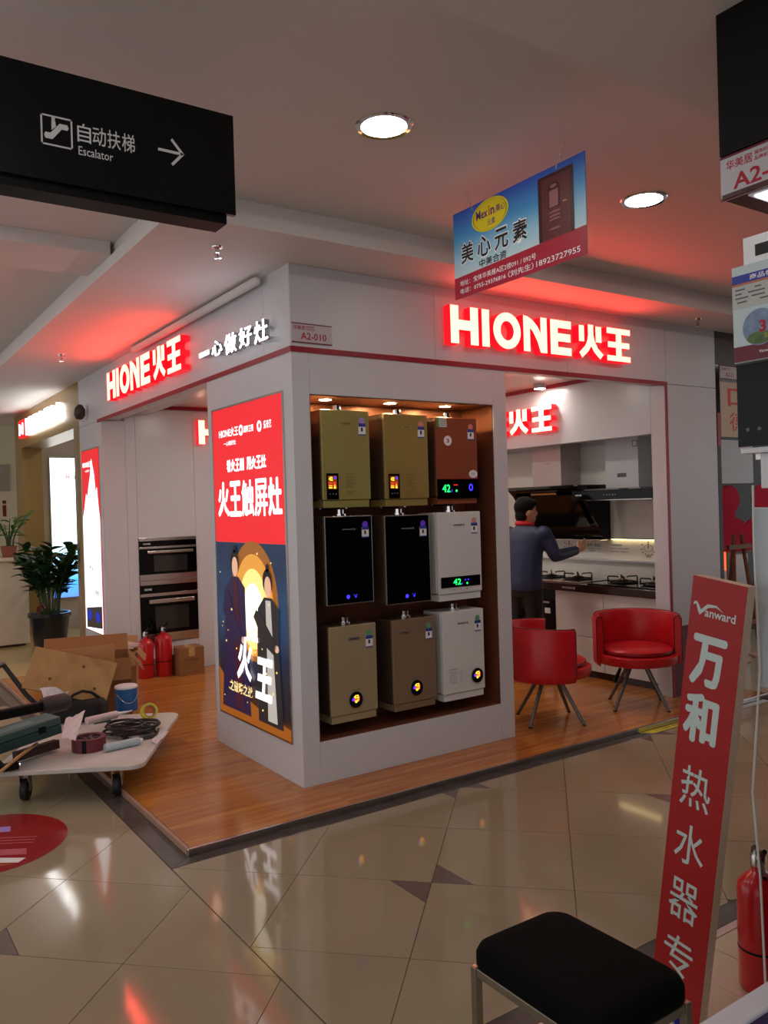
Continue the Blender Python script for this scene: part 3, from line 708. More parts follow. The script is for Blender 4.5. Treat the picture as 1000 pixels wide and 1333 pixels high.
# ================================================================ kitchen display along the right wall of the kiosk
M_ctop = mat('dark_brown_worktop', (54, 34, 28), 0.15, noise=(6, .15))
M_cab = mat('white_cabinet', (224, 222, 218), .22, noise=(2, .01))
def cabinet(y0, y1, label, group='white base cabinets under the worktop'):
    t = thing('base_cabinet', label, 'cabinet', (5.80, (y0 + y1) / 2, .03), 0, group)
    box('carcass', M_cab, 5.572, 6.04, y0, y1, .095, .788, t)
    box('plinth', M_ctop, 5.60, 6.04, y0, y1, .03, .094, t)
    for z0, z1 in ((.098, .388), (.394, .786)): box('drawer_front', M_cab, 5.550, 5.571, y0 + .0015, y1 - .0015, z0, z1, t, .002)
    return t
cabinet(4.235, 4.83, 'white drawer cabinet under the black glass hob by the pier')
cabinet(4.834, 5.395, 'white drawer cabinet next to the black built-in appliance')
cabinet(5.99, 6.58, 'white drawer cabinet beyond the black built-in appliance')
t = thing('built_in_appliance', 'black glass built-in appliance in the row of white base cabinets', 'appliance', (5.8, 5.69, .03))
box('body', M_blackm, 5.572, 6.04, 5.399, 5.986, .095, .788, t); box('plinth', M_ctop, 5.60, 6.04, 5.399, 5.986, .03, .094, t)
dr = box('door', M_black, 5.548, 5.571, 5.402, 5.983, .10, .70, t, .003); box('control_strip', M_blackm, 5.549, 5.571, 5.402, 5.983, .703, .786, t, .002)
box('handle', M_steel, 5.535, 5.5475, 5.46, 5.92, .655, .672, dr, .002)
box('label', M_ink, 5.5465, 5.5477, 5.46, 5.53, .56, .61, dr); box('label', M_ink, 5.5465, 5.5477, 5.44, 5.56, .22, .31, dr)
t = thing('worktop', 'long dark brown worktop across the white base cabinets', 'worktop', (5.77, 5.4, .79))
box('slab', M_ctop, 5.50, 6.045, 4.226, 6.60, .790, .858, t, .003)
text('lettering', 'HIONE火王', M_ink, (5.4994, 5.26, .812), (-1, 0, 0), .16, .022, t, .02)
def hob(y0, y1, m, label, burners):
    t = thing('gas_hob', label, 'hob', (5.78, (y0 + y1) / 2, .858), 0)
    box('plate', m, 5.56, 5.985, y0, y1, .8585, .868, t, .004)
    for by in burners:
        c = Vector((5.80, by, .868))
        b = MB().lathe([(.075, 0), (.085, .006), (.06, .012), (.055, .022), (.042, .026), (.001, .027)], c, 20).build('burner', M_blackm, t, smooth=True)
        MB().lathe([(.032, .0275), (.036, .031), (.026, .035), (.001, .036)], c, 16).build('burner_cap', mat('brass_cap', (150, 120, 70), .3, .9, noise=(12, .05)), b, smooth=True)
        for k in range(4):
            a = math.pi / 4 + k * math.pi / 2; u = Vector((math.cos(a), math.sin(a), 0))
            MB().tube([c + u * .125 + Vector((0, 0, .001)), c + u * .125 + Vector((0, 0, .052)), c + u * .118 + Vector((0, 0, .058)), c + u * .045 + Vector((0, 0, .054)), c + u * .035 + Vector((0, 0, .044))], .0065, 6).build('pan_support', M_blackm, t)
        MB().tube([c + Vector((math.cos(q), math.sin(q), 0)) * .128 + Vector((0, 0, .006)) for q in [k * math.pi / 12 for k in range(24)]], .006, 6, True).build('support_ring', M_blackm, t)
        MB().lathe([(.022, 0), (.022, .014), (.018, .018), (.001, .018)], (5.60, by, .868), 14).build('knob', M_steel, t, smooth=True)
    return t
hob(5.12, 5.86, M_steel, 'steel gas hob on the worktop in front of the person', (5.34, 5.68))
hob(4.30, 5.02, M_black, 'black glass gas hob on the worktop beside the pier', (4.47, 4.82))
# printed backsplash with a ledge
bs = struct(box('wall_backsplash', mat('backsplash_white', (228, 226, 218), .3, noise=(2, .01)), 6.036, 6.0495, 4.224, 7.9, .86, 2.117))
box('ledge', M_inwhite, 5.99, 6.0355, 4.226, 6.6, 1.03, 1.05, bs, .002)
def bst(body, y, z, w, h, bold=.01): text('lettering', body, M_inkg, (6.0354, y, z), (-1, 0, 0), w, h, bs, bold)
bst('触屏灶 智能控', 5.43, 1.16, .17, .03, .012); bst('精准控温 安全便捷', 5.43, 1.135, .17, .014, 0); bst('一触即燃', 5.43, 1.115, .1, .014, 0)
bst('高清智能触控', 5.14, 1.17, .13, .022); bst('隔空手势感应自由操控', 5.14, 1.14, .2, .018, 0); bst('天然气液化气通用系列', 5.14, 1.112, .2, .018, 0); bst('触控', 4.745, 1.075, .055, .028, .012)
for yc, sc in ((4.72, 1.0), (5.66, .8)):
    mb = MB(); M0 = Matrix.Translation((6.0356, yc, 1.16)) @ orient((-1, 0, 0)); o_ring(mb, -.05 * sc, .05 * sc, -.03 * sc, .03 * sc, .0, .001, M0, .84, 24)
    mb.build('power_symbol', M_inkg, bs); flat('power_symbol', M_inkg, rect(-.005, .005, .0, .062 * sc), (6.0356, yc, 1.16), (-1, 0, 0), .0012, bs)
    for q in range(7):
        a = math.radians(-170 + q * 27 if q < 6 else 150); u = Vector((math.cos(a), math.sin(a))); n2 = Vector((-u.y, u.x)) * .004; p, r2 = u * .065 * sc, u * .085 * sc
        p.y *= .8; r2.y *= .8
        flat('ray_mark', M_inkg, [tuple(p - n2), tuple(r2 - n2), tuple(r2 + n2), tuple(p + n2)], (6.0356, yc, 1.16), (-1, 0, 0), .001, bs)
# slanted hood
t = thing('range_hood', 'large slanted black glass range hood that the person is holding', 'range hood', (5.8, 5.59, 1.23))
prof = [(5.54, 1.745), (5.60, 1.715), (5.67, 1.655), (5.77, 1.51), (5.865, 1.365), (5.905, 1.275), (5.93, 1.235), (6.034, 1.235), (6.034, 1.745)]
MX = Matrix(((1, 0, 0, 0), (0, 0, -1, 6.05), (0, 1, 0, 0), (0, 0, 0, 1)))
MB().prism(prof, .915, MX).build('body', M_black, t, .006)
def slope_plate(name, m, s0, s1, y0, y1, off, parent=t):
    a, b = Vector((5.67, 1.655)), Vector((5.865, 1.365)); d = (b - a).normalized(); n = Vector((d.y, -d.x)); n = n if n.x < 0 else -n
    p, q = a + d * s0 + n * .016, a + d * s1 + n * .016
    v = [(p.x, y0, p.y), (p.x, y1, p.y), (q.x, y1, q.y), (q.x, y0, q.y)]
    o = Vector((n.x, 0, n.y)) * off
    return MB().add([Vector(w_) for w_ in v] + [Vector(w_) + o for w_ in v], [(3, 2, 1, 0), (4, 5, 6, 7), (0, 1, 5, 4), (1, 2, 6, 5), (2, 3, 7, 6), (3, 0, 4, 7)]).build(name, m, parent)
slope_plate('glass_panel', M_black, -.02, .34, 5.20, 6.0, .012); slope_plate('filter_strip', M_steel, -.05, -.03, 5.42, 5.75, .014)
box('oil_rail', M_steel, 5.90, 6.03, 5.15, 6.04, 1.222, 1.2345, t, .002)
box('label', M_ink, 5.555, 5.60, 5.1325, 5.1345, 1.735, 1.743, t); box('label', M_ink, 5.60, 5.66, 5.18, 5.26, 1.7455, 1.7462, t)
ch = box('chimney', mat('chimney_gloss', (216, 196, 192), .2, .1, noise=(2, .02)), 5.766, 6.034, 5.487, 5.864, 1.746, 2.60, t, .002)
text('lettering', 'HIONE火王', M_inkg, (5.7656, 5.70, 1.96), (-1, 0, 0), .09, .015, ch, 0)
# flat T hood
t = thing('range_hood', 'slim flat black range hood with a white chimney beside the pier', 'range hood', (5.8, 4.68, 1.6))
MB().prism([(5.475, 1.605), (6.034, 1.605), (6.034, 1.70), (5.56, 1.70), (5.475, 1.685)], .855, Matrix(((1, 0, 0, 0), (0, 0, -1, 5.085), (0, 1, 0, 0), (0, 0, 0, 1)))).build('canopy', M_black, t, .004)
text('lettering', 'HIONE', M_ink, (5.4735, 5.045, 1.640), (-1, 0, 0), .07, .014, t, .03)
for k in range(5): box('button', M_ink, 5.4735, 5.4752, 4.60 + .03 * k, 4.606 + .03 * k, 1.642, 1.648, t)
ch = box('chimney', mat('white_chimney', (222, 226, 232), .25, noise=(2, .01)), 5.852, 6.034, 4.659, 5.024, 1.701, 2.60, t, .002)
box('badge', M_inkg, 5.850, 5.8525, 4.79, 4.89, 1.80, 1.835, ch); pf = box('energy_label', M_inkg, 5.850, 5.8525, 4.665, 4.715, 2.06, 2.115, ch); box('label_sheet', M_ink, 5.8495, 5.8501, 4.672, 4.708, 2.066, 2.109, pf)
box('grease_filter', M_steel, 5.56, 6.0, 4.30, 5.0, 1.598, 1.6045, t)
t = thing('led_strip', 'thin warm light strip along the backsplash below the range hoods', 'light', (6.03, 5.0, 1.236))
box('channel', M_steel, 6.010, 6.035, 4.23, 5.12, 1.238, 1.246, t); box('diffuser', mat('warm_led', (255, 240, 200), .4, emit=(255, 226, 160), estr=4.5, noise=(4, 0)), 6.012, 6.033, 4.235, 5.115, 1.2335, 1.2378, t)

# ================================================================ built-in ovens in the back wall
def oven(z0, z1, label):
    t = thing('built_in_oven', label, 'oven', (2.792, 7.94, z0)); h = z1 - z0; x0, x1 = 2.502, 3.082
    Z = lambda k: z0 + k * h
    box('body', M_blackm, x0, x1, 7.937, 7.9555, z0, z1, t)
    box('top_rail', M_steel, x0, x1, 7.928, 7.9365, Z(.93), z1, t, .001)
    cp = box('control_panel', M_black, x0, x1, 7.928, 7.9365, Z(.80), Z(.928), t, .001)
    text('lettering', 'HIONE', M_ink, (x0 + .04, 7.9275, Z(.845)), (0, -1, 0), .07, h * .035, cp, .02)
    box('rail', M_steel, x0, x1, 7.926, 7.9365, Z(.745), Z(.795), t, .001)
    d = box('door', M_black, x0, x1, 7.926, 7.9365, Z(.14), Z(.742), t, .002)
    box('window', mat('oven_window', (44, 42, 40), .08, noise=(4, .2)), x0 + .14, x1 - .10, 7.9245, 7.9259, Z(.20), Z(.58), d)
    hd = box('handle', M_steel, x0 + .07, x1 - .05, 7.885, 7.90, Z(.635), Z(.70), d, .004)
    for q in (x0 + .11, x1 - .09): box('handle_post', M_steel, q - .008, q + .008, 7.90, 7.9258, Z(.65), Z(.685), hd)
    box('bottom_rail', M_steel, x0, x1, 7.928, 7.9365, z0, Z(.138), t, .001)
oven(.945, 1.360, 'upper black and steel built-in oven in the white wall')
oven(.335, .940, 'lower black and steel built-in oven behind the fire extinguishers')

# ================================================================ red tub chairs
M_leather = mat('red_leatherette', (198, 22, 34), .36, noise=(18, .06), bump=.08)
M_piping = mat('dark_red_piping', (70, 8, 14), .5, noise=(20, .05))
M_leg = mat('grey_painted_leg', (104, 102, 98), .4, .5, noise=(9, .05))
def tub_chair(label, loc, rot, feet=.27):
    t = thing('tub_chair', label, 'chair', loc, rot, 'red tub chairs in the doorway')
    # local: opening towards +x
    MB().lathe([(.001, .315), (.20, .315), (.285, .335), (.30, .36), (.30, .40), (.29, .405), (.001, .405)], n=36).build('seat_base', M_leather, t, smooth=True, local=True)
    MB().lathe([(.001, .407), (.235, .407), (.262, .42), (.262, .44), (.235, .457), (.12, .466), (.001, .468)], n=36).build('seat', M_leather, t, smooth=True, local=True)
    mb = MB(); n, a0, a1 = 30, math.radians(74), math.radians(286); ro, ri = .325, .272
    sec = []
    for i in range(n + 1):
        a = a0 + (a1 - a0) * i / n; u = Vector((math.cos(a), math.sin(a), 0))
        zt = .70 - .012 * abs(2 * i / n - 1) ** 2
        sec.append([u * ri + Vector((0, 0, .41)), u * (ro - .022) + Vector((0, 0, .318)), u * (ro - .004) + Vector((0, 0, .335)), u * ro + Vector((0, 0, .37)), u * ro + Vector((0, 0, zt - .02)), u * (ro - .012) + Vector((0, 0, zt)), u * (ri + .012) + Vector((0, 0, zt)), u * ri + Vector((0, 0, zt - .02))])
    k = 8; fs = []
    for i in range(n): fs += [(i * k + j, i * k + (j + 1) % k, (i + 1) * k + (j + 1) % k, (i + 1) * k + j) for j in range(k)]
    fs += [tuple(range(k)), tuple(n * k + j for j in range(k - 1, -1, -1))]
    mb.add([v for s_ in sec for v in s_], fs)
    b = mb.build('backrest', M_leather, t, smooth=True, local=True, auto=50)
    for i in (0, n): MB().tube([sec[i][j] * 1.002 for j in (1, 3, 4, 5)] + [sec[i][6], sec[i][7], sec[i][0]], .0035, 6, True).build('piping', M_piping, b, local=True)
    MB().tube([sec[i][5] + Vector((0, 0, .001)) for i in range(n + 1)], .003, 6).build('piping', M_piping, b, local=True)
    MB().tube([(math.cos(q) * .263, math.sin(q) * .263, .43) for q in [j * math.pi / 18 for j in range(36)]], .003, 6, True).build('piping', M_piping, t, local=True)
    MB().lathe([(.001, .300), (.11, .300), (.11, .3145), (.001, .3145)], n=20).build('swivel_plate', M_leg, t, local=True)
    for j in range(4):
        a = math.radians(40 + 90 * j); u = Vector((math.cos(a), math.sin(a), 0))
        MB().tube([u * .085 + Vector((0, 0, .302)), u * feet + Vector((0, 0, .006))], [.016, .012], 8).build('leg', M_leg, t, smooth=True, local=True)
        MB().lathe([(.014, 0), (.014, .008), (.001, .008)], u * feet, 10).build('foot_cap', M_blackm, t, local=True)
    return t
tub_chair('red tub chair with its back to the mall beside the niche column', (4.27, 4.235, .03), math.radians(-26))
c2 = tub_chair('red tub chair with its open front to the mall beside the pier', (5.075, 4.10, .03), math.radians(231))
MB().tube([(.12, -.15, .31), (.13, -.17, .27), (.15, -.19, .235), (.16, -.2, .21)], [.012, .016, .018, .014], 4).build('loose_strap', M_blackm, c2, local=True)
# ================================================================ person at the range hood
def loft(mb, rings, n=16):
    """rings: (centre, u, v) half-axis vectors of an ellipse"""
    vs_ = []; fs = []
    for c, u, v in rings:
        c, u, v = Vector(c), Vector(u), Vector(v)
        vs_ += [c + u * math.cos(2 * math.pi * i / n) + v * math.sin(2 * math.pi * i / n) for i in range(n)]
    for j in range(len(rings) - 1): fs += [(j * n + i, j * n + (i + 1) % n, (j + 1) * n + (i + 1) % n, (j + 1) * n + i) for i in range(n)]
    fs += [tuple(range(n - 1, -1, -1)), tuple((len(rings) - 1) * n + i for i in range(n))]
    return mb.add(vs_, fs)
def ball(mb, c, rx, ry, rz, n=16, m=10, M=None):
    rings = []
    c = Vector(c); vs_, fs = [], []
    for j in range(m + 1):
        a = math.pi * (j + .02) / (m + .04)
        for i in range(n):
            b = 2 * math.pi * i / n
            p = Vector((rx * math.sin(a) * math.cos(b), ry * math.sin(a) * math.sin(b), rz * math.cos(a)))
            vs_.append(c + (M @ p if M else p))
    for j in range(m): fs += [(j * n + i, j * n + (i + 1) % n, (j + 1) * n + (i + 1) % n, (j + 1) * n + i) for i in range(n)]
    fs += [tuple(range(n - 1, -1, -1)), tuple(m * n + i for i in range(n))]
    return mb.add(vs_, fs)
def fuse(mb, name, m, parent, voxel=.012, it=4):
    """one continuous skin over overlapping volumes"""
    me = mb.mesh(name); ob = bpy.data.objects.new(name, me); COL.objects.link(ob)
    r = ob.modifiers.new('r', 'REMESH'); r.mode = 'VOXEL'; r.voxel_size = voxel; r.use_smooth_shade = True
    s_ = ob.modifiers.new('s', 'SMOOTH'); s_.iterations = it; s_.factor = .5
    dg = bpy.context.evaluated_depsgraph_get(); dg.update()
    out = bpy.data.meshes.new_from_object(ob.evaluated_get(dg)); bpy.data.objects.remove(ob); bpy.data.meshes.remove(me)
    out.name = name; out.materials.clear(); out.materials.append(m)
    for p in out.polygons: p.use_smooth = True
    return link(name, out, parent)
V = Vector
pers = thing('person', 'person in a navy jacket with red collar reaching up to the range hood', 'person', (5.08, 5.28, .03))
M_skin = mat('skin', (196, 146, 116), .5, noise=(14, .04)); M_hair = mat('black_hair', (12, 10, 10), .6, noise=(60, .3), bump=.3, spec=.15)
M_navy = mat('navy_jacket', (40, 52, 86), .5, noise=(5, .12), bump=.1); M_trs = mat('black_trousers', (14, 15, 18), .6, noise=(5, .2), bump=.1); M_rcol = mat('red_collar', (206, 22, 36), .5, noise=(12, .05))
PY = 5.28
hc = at(685, 667, 1, PY)                         # head centre
sh_r = V((5.13, 5.10, 1.345)); sh_l = V((5.07, 5.47, 1.345))
el_r = at(723, 724, 1, 5.03); wr_r = at(752, 716, 1, 5.10); el_l = V((5.30, 5.56, 1.14)); wr_l = V((5.54, 5.60, 1.22))
hip = V((5.06, PY, .92))
def limb(mb, pts):   # (point, radius)
    P = [V(p) for p, _ in pts]; R_ = [r for _, r in pts]
    # densify for an even skin
    Q, S_ = [], []
    for i in range(len(P) - 1):
        for k in range(4): Q.append(P[i].lerp(P[i + 1], k / 4)); S_.append(lerp(R_[i], R_[i + 1], k / 4))
    Q.append(P[-1]); S_.append(R_[-1]); mb.tube(Q, S_, 12)
fd = V((.94, -.34, 0)).normalized(); sd = V((-fd.y, fd.x, 0))     # face direction, side
up = V((0, 0, 1))
def hand(mb, wrist, palm_end, thumb_side, curl):
    d = (palm_end - wrist).normalized(); s_ = (thumb_side - d * thumb_side.dot(d)).normalized(); n = d.cross(s_)
    loft(mb, [(wrist, s_ * .026, n * .019), (wrist.lerp(palm_end, .5), s_ * .038, n * .017), (palm_end, s_ * .040, n * .014)], 12)
    for k, L in enumerate((.070, .080, .074, .056)):
        b = palm_end + s_ * (.030 - .020 * k) - d * .006
        limb(mb, [(b, .0095), (b + d * L * .45 + curl * L * .12, .009), (b + d * L * .75 + curl * L * .42, .0085), (b + d * L * .88 + curl * L * .75, .0075)])
    b = wrist.lerp(palm_end, .35) + s_ * .030
    limb(mb, [(b, .012), (b + s_ * .024 + d * .022, .0105), (b + s_ * .030 + d * .052 + curl * .012, .009)])
body = MB()
ball(body, hc + up * .02, .092, .078, .112, M=Matrix((fd, sd, up)).transposed())
ball(body, hc + fd * .03 - up * .045, .058, .058, .072, M=Matrix((fd, sd, up)).transposed())         # jaw
ball(body, hc + fd * .096 - up * .012, .018, .013, .024)                                              # nose
for q in (-1, 1): ball(body, hc + sd * .079 * q - up * .008 - fd * .006, .016, .010, .030)             # ears
limb(body, [(hc - up * .06 - fd * .02, .056), (hc - up * .13 - fd * .035, .054), (V((5.08, PY, 1.36)), .07)])
loft(body, [((5.08, PY, 1.38), (.06, 0, 0), (0, .09, 0)), ((5.08, PY, 1.30), (.09, 0, 0), (0, .16, 0)), ((5.07, PY, 1.10), (.09, 0, 0), (0, .14, 0)), ((hip.x, PY, .92), (.09, 0, 0), (0, .14, 0))])
for s_, e_, w_ in ((sh_r, el_r, wr_r), (sh_l, el_l, wr_l)): limb(body, [(s_, .05), (e_, .036), (w_, .024)])
hr_end = wr_r + (at(768, 705, 1, 5.14) - wr_r).normalized() * .085
hand(body, wr_r, hr_end, V((0, .3, 1)), V((.2, .1, .6)))
hand(body, wr_l, wr_l + V((.08, -.02, .03)), V((0, -.3, 1)), V((.2, 0, .6)))
for q, kx in ((-.085, .02), (.085, -.03)): limb(body, [((hip.x, PY + q, .88), .07), ((hip.x + .01 + kx, PY + q * 1.1, .48), .048), ((hip.x - .01 + kx, PY + q * 1.15, .10), .034)])
fuse(body, 'body', M_skin, pers, .0085, 3)
jk = MB()
loft(jk, [((5.05, PY, .835), (.135, 0, 0), (0, .178, 0)), ((5.05, PY, .90), (.142, 0, 0), (0, .184, 0)), ((5.055, PY, 1.02), (.135, 0, 0), (0, .180, 0)), ((5.065, PY, 1.16), (.132, 0, 0), (0, .188, 0)), ((5.085, PY, 1.28), (.125, 0, 0), (0, .196, 0)), ((5.09, PY, 1.345), (.105, 0, 0), (0, .178, 0)), ((5.085, PY, 1.385), (.08, 0, 0), (0, .11, 0)), ((5.08, PY, 1.405), (.068, 0, 0), (0, .075, 0))], 24)
for s_, e_, w_ in ((sh_r, el_r, wr_r), (sh_l, el_l, wr_l)):
    ball(jk, s_ + V((-.01, 0, -.025)), .078, .078, .075)
    limb(jk, [(s_ + V((0, 0, -.02)), .070), (s_.lerp(e_, .5), .064), (e_, .056), (e_.lerp(w_, .6), .049), (w_.lerp(e_, .06), .042)])
fuse(jk, 'jacket', M_navy, pers, .011, 5)
tr = MB()
loft(tr, [((hip.x, PY, .97), (.118, 0, 0), (0, .162, 0)), ((hip.x, PY, .86), (.128, 0, 0), (0, .172, 0)), ((hip.x, PY, .78), (.11, 0, 0), (0, .165, 0))], 20)
for q, kx in ((-.085, .02), (.085, -.03)): limb(tr, [((hip.x, PY + q, .86), .096), ((hip.x + .01 + kx, PY + q * 1.1, .48), .07), ((hip.x - .01 + kx, PY + q * 1.15, .075), .062)])
fuse(tr, 'trousers', M_trs, pers, .012, 4)
MB().tube([V((5.08, PY, 1.408)) + V((math.cos(a) * .064, math.sin(a) * .070, .012 * math.cos(a - 3.1))) for a in [k * math.pi / 12 for k in range(24)]], .021, 10, True).build('collar', M_rcol, pers, smooth=True)
hm = MB(); Mh = Matrix((fd, sd, up)).transposed()
ball(hm, hc + up * .046 - fd * .014, .097, .086, .098, M=Mh); ball(hm, hc - fd * .045 - up * .03, .055, .070, .072, M=Mh); ball(hm, hc + up * .085 + fd * .05, .05, .07, .035, M=Mh)
fuse(hm, 'hair', M_hair, pers, .009, 3)
for q in (-1, 1):
    e = ball(MB(), hc + fd * .083 + sd * .030 * q + up * .012, .007, .011, .006, 10, 6, Mh).build('eye', M_inkb, pers, smooth=True)
    ball(MB(), hc + fd * .088 + sd * .030 * q + up * .034, .006, .017, .004, 10, 6, Mh).build('eyebrow', M_hair, pers, smooth=True)
ball(MB(), hc + fd * .086 - up * .064, .006, .020, .006, 10, 6, Mh).build('mouth', mat('lip', (150, 84, 76), .5, noise=(20, .05)), pers, smooth=True)
for q, kx in ((-.085, .02), (.085, -.03)):
    f_ = MB(); c = V((hip.x + .05 + kx, PY + q * 1.18, .062))
    loft(f_, [(c + V((-.11, 0, 0)), (0, .03, 0), (0, 0, .03)), (c + V((-.06, 0, .01)), (0, .042, 0), (0, 0, .042)), (c + V((.04, 0, -.002)), (0, .046, 0), (0, 0, .032)), (c + V((.13, 0, -.008)), (0, .040, 0), (0, 0, .022)), (c + V((.165, 0, -.012)), (0, .018, 0), (0, 0, .014))], 14)
    f_.build('shoe', M_black, pers, smooth=True)

# ================================================================ hanging boards and ceiling fittings
# advert board across the corridor
XB, YL, ZB, BW, BH = 2.62, 3.168, 2.615, .856, .424
t = thing('advert_board', 'blue hanging advert board with a brown door picture, on two chains', 'sign', (XB, YL, ZB))
MBd = Matrix.Translation((XB, YL, ZB)) @ orient((-1, 0, 0))
M_sky = ramp_emit('blue_board_print', [(0, (196, 214, 220)), (.3, (150, 198, 222)), (.6, (70, 150, 206)), (1, (46, 84, 190))], 2, ZB + .1, ZB + BH, 0)
MB().prism(rect(0, BW, 0, BH), .004, MBd @ Matrix.Translation((0, 0, -.004))).build('board', M_sky, t)
def bp(name, m, pts, k=1, parent=t): return MB().prism([(x * BW, y * BH) for x, y in pts], .0006, MBd @ Matrix.Translation((0, 0, .0003 + .0007 * k))).build(name, m, parent)
def bt(body, x0, x1, y0, y1, m, bold=.0, k=3, parent=t):
    me = text_mesh(body, (x1 - x0) * BW, (y1 - y0) * BH, bold); me.materials.append(m); me.transform(MBd @ Matrix.Translation((x0 * BW, y0 * BH, .0004 + .0007 * k))); return link('lettering', me, parent)
bp('red_band', mat('crimson_board_print', (168, 16, 48), .4, noise=(5, .06)), [(0, 0), (1, 0), (1, .285), (0, .245)])
ov = bp('oval_badge', mat('yellow_print', (226, 206, 30), .4, noise=(9, .03)), ellipse(.315, .815, .150, .178, 32))
mb = MB(); o_ring(mb, .178 * BW, .452 * BW, .655 * BH, .975 * BH, .0018, .0022, MBd, .93, 32); mb.build('oval_line', M_inkb, ov)
M_pur = mat('purple_print', (96, 24, 120), .4, noise=(9, .03))
bt('Mex', .205, .30, .80, .90, M_pur, .02, 3, ov); bt('i', .305, .318, .80, .91, mat('orange_print', (226, 110, 20), .4, noise=(9, .03)), .02, 3, ov); bt('n', .325, .355, .80, .875, M_pur, .02, 3, ov); bt('美心', .365, .44, .80, .885, M_pur, .01, 3, ov); bt('元素', .295, .36, .69, .765, M_pur, .005, 3, ov)
for k, ch in enumerate('美心元素'):
    a = .065 + .142 * k
    bt(ch, a - .006, a + .114, .365, .625, M_ink, .045, 1); bt(ch, a, a + .108, .38, .61, M_inkb, .018, 2)
bt('中美合资', .22, .44, .265, .355, M_inkb, .006)
bt('地址：宝体华美居A区2楼091 / 092号', .05, .66, .135, .20, M_ink, .006); bt('电话：0755-29376816', .05, .43, .045, .105, M_ink, .006); bt('（刘先生）', .45, .64, .04, .11, M_ink, .006); bt('18923727955', .66, .96, .045, .105, M_ink, .006)
M_dp = mat('maroon_door_print', (96, 40, 40), .35, noise=(14, .12)); M_dp2 = mat('maroon_door_dark_print', (62, 22, 26), .35, noise=(14, .1)); M_dp3 = mat('door_highlight_print', (150, 96, 100), .35, noise=(14, .06))
dp = bp('door_picture', M_dp2, rect(.685, .925, .275, .935)); bp('door_leaf', M_dp, rect(.71, .905, .275, .90), 2, dp)
bp('door_panel', M_dp2, [(.755, .58), (.835, .58), (.835, .80), (.815, .835), (.775, .835), (.755, .80)], 3, dp); bp('door_panel', M_dp3, [(.765, .59), (.825, .59), (.825, .76), (.765, .76)], 4, dp); bp('door_panel', M_dp3, ellipse(.795, .80, .022, .018, 12), 4, dp)
for zz in (.53, .49, .455, .36): bp('door_panel', M_dp3, [(.758, zz), (.838, zz), (.83, zz + .016), (.80, zz + .022), (.766, zz + .016)], 4, dp)
bp('door_handle', mat('brass_print', (196, 156, 80), .3, noise=(9, .03)), rect(.855, .88, .60, .612), 4, dp)
for y_, zt in ((.17, 1), (.815, 1)):
    MB().prism(ellipse(y_ * BW, .965 * BH, .006, .006, 10), .001, MBd @ Matrix.Translation((0, 0, .001))).build('eyelet', M_chrome, t)
def chain(p, q, n=9):
    mb = MB(); p, q = V(p), V(q); d = (q - p) / n; u = d.normalized(); a = u.orthogonal().normalized(); b = u.cross(a)
    for i in range(n):
        c = p + d * (i + .5); w = a if i % 2 else b
        mb.tube([c + u * d.length * .62 * math.cos(x) + w * d.length * .34 * math.sin(x) for x in [k * math.pi / 5 for k in range(10)]], .0011, 5, True)
    o = mb.build('chain', M_steel, t); o['kind'] = 'stuff'
chain((XB + .002, YL - .17 * BW, ZB + .97 * BH), (XB, YL - .17 * BW + .045, 3.119)); chain((XB + .002, YL - .815 * BW, ZB + .97 * BH), (XB, YL - .815 * BW - .055, 3.119))
# escalator direction sign
YE = 2.6
t = thing('direction_sign', 'long black hanging direction sign with white escalator symbol and arrow', 'sign', (.42, YE, 2.612))
M_sgn = mat('sign_black', (9, 13, 15), .30, noise=(5, .08), spec=.25)
box('panel', M_sgn, -.36, 1.19, YE, YE + .02, 2.612, 2.952, t, .001); box('housing', M_blackm, -.34, 1.165, YE + .021, YE + .12, 2.584, 2.94, t, .002)
for x in (-.25, .12): MB().cyl((x, YE + .07, 2.94), (x, YE + .07, 3.119), .006, n=8).build('hanger_rod', M_steel, t)
def sg(px, py): p = at(px, py, 1, YE - .001); return p.x, p.z
def sgt(body, x0, y1, x1, bold=.008, h=None):
    a = sg(x0, y1); b = sg(x1, y1); text('lettering', body, M_ink, (a[0], YE - .0012, a[1]), (0, -1, 0), b[0] - a[0], h, t, bold)
def sgp(name, pts, depth=.0008): flat(name, M_ink, [(x, z) for x, z in pts], (0, YE - .0003, 0), (0, -1, 0), depth, t)
bx0, bz0 = sg(101, 184); [text('lettering', c_, M_ink, (bx0 + .0455 * k_, YE - .0012, bz0), (0, -1, 0), .041, .058, t, .006) for k_, c_ in enumerate('自动扶梯')]; text('lettering', 'Escalator', M_ink, (bx0 + .002, YE - .0012, bz0 - .040), (0, -1, 0), .105, .027, t, .004)
ix, iz = sg(53.5, 184)[0], sg(53.5, 184)[1]; iw = .092
iz -= .006
for r_ in (rect(ix, ix + iw, iz, iz + .005), rect(ix, ix + iw, iz + iw - .005, iz + iw), rect(ix, ix + .005, iz, iz + iw), rect(ix + iw - .005, ix + iw, iz, iz + iw)): sgp('symbol_frame', r_)
G = lambda pts: [(ix + iw * x, iz + iw * z) for x, z in pts]
sgp('escalator_symbol', G([(.14, .22), (.36, .22), (.66, .60), (.84, .60), (.88, .68), (.84, .78), (.60, .78), (.30, .42), (.14, .42), (.10, .32)]))
sgp('figure_symbol', G([(.34, .52), (.48, .66), (.46, .84), (.34, .84)])); sgp('figure_symbol', G(ellipse(.40, .90, .06, .06, 12)))
ax0, az0 = sg(206, 197); ax1 = sg(240, 197)[0]
L_ = ax1 - ax0; az = az0 + .008; w_ = .0045
sgp('arrow', [(ax0, az - w_), (ax1 - .01, az - w_), (ax1, az), (ax1 - .01, az + w_), (ax0, az + w_)])
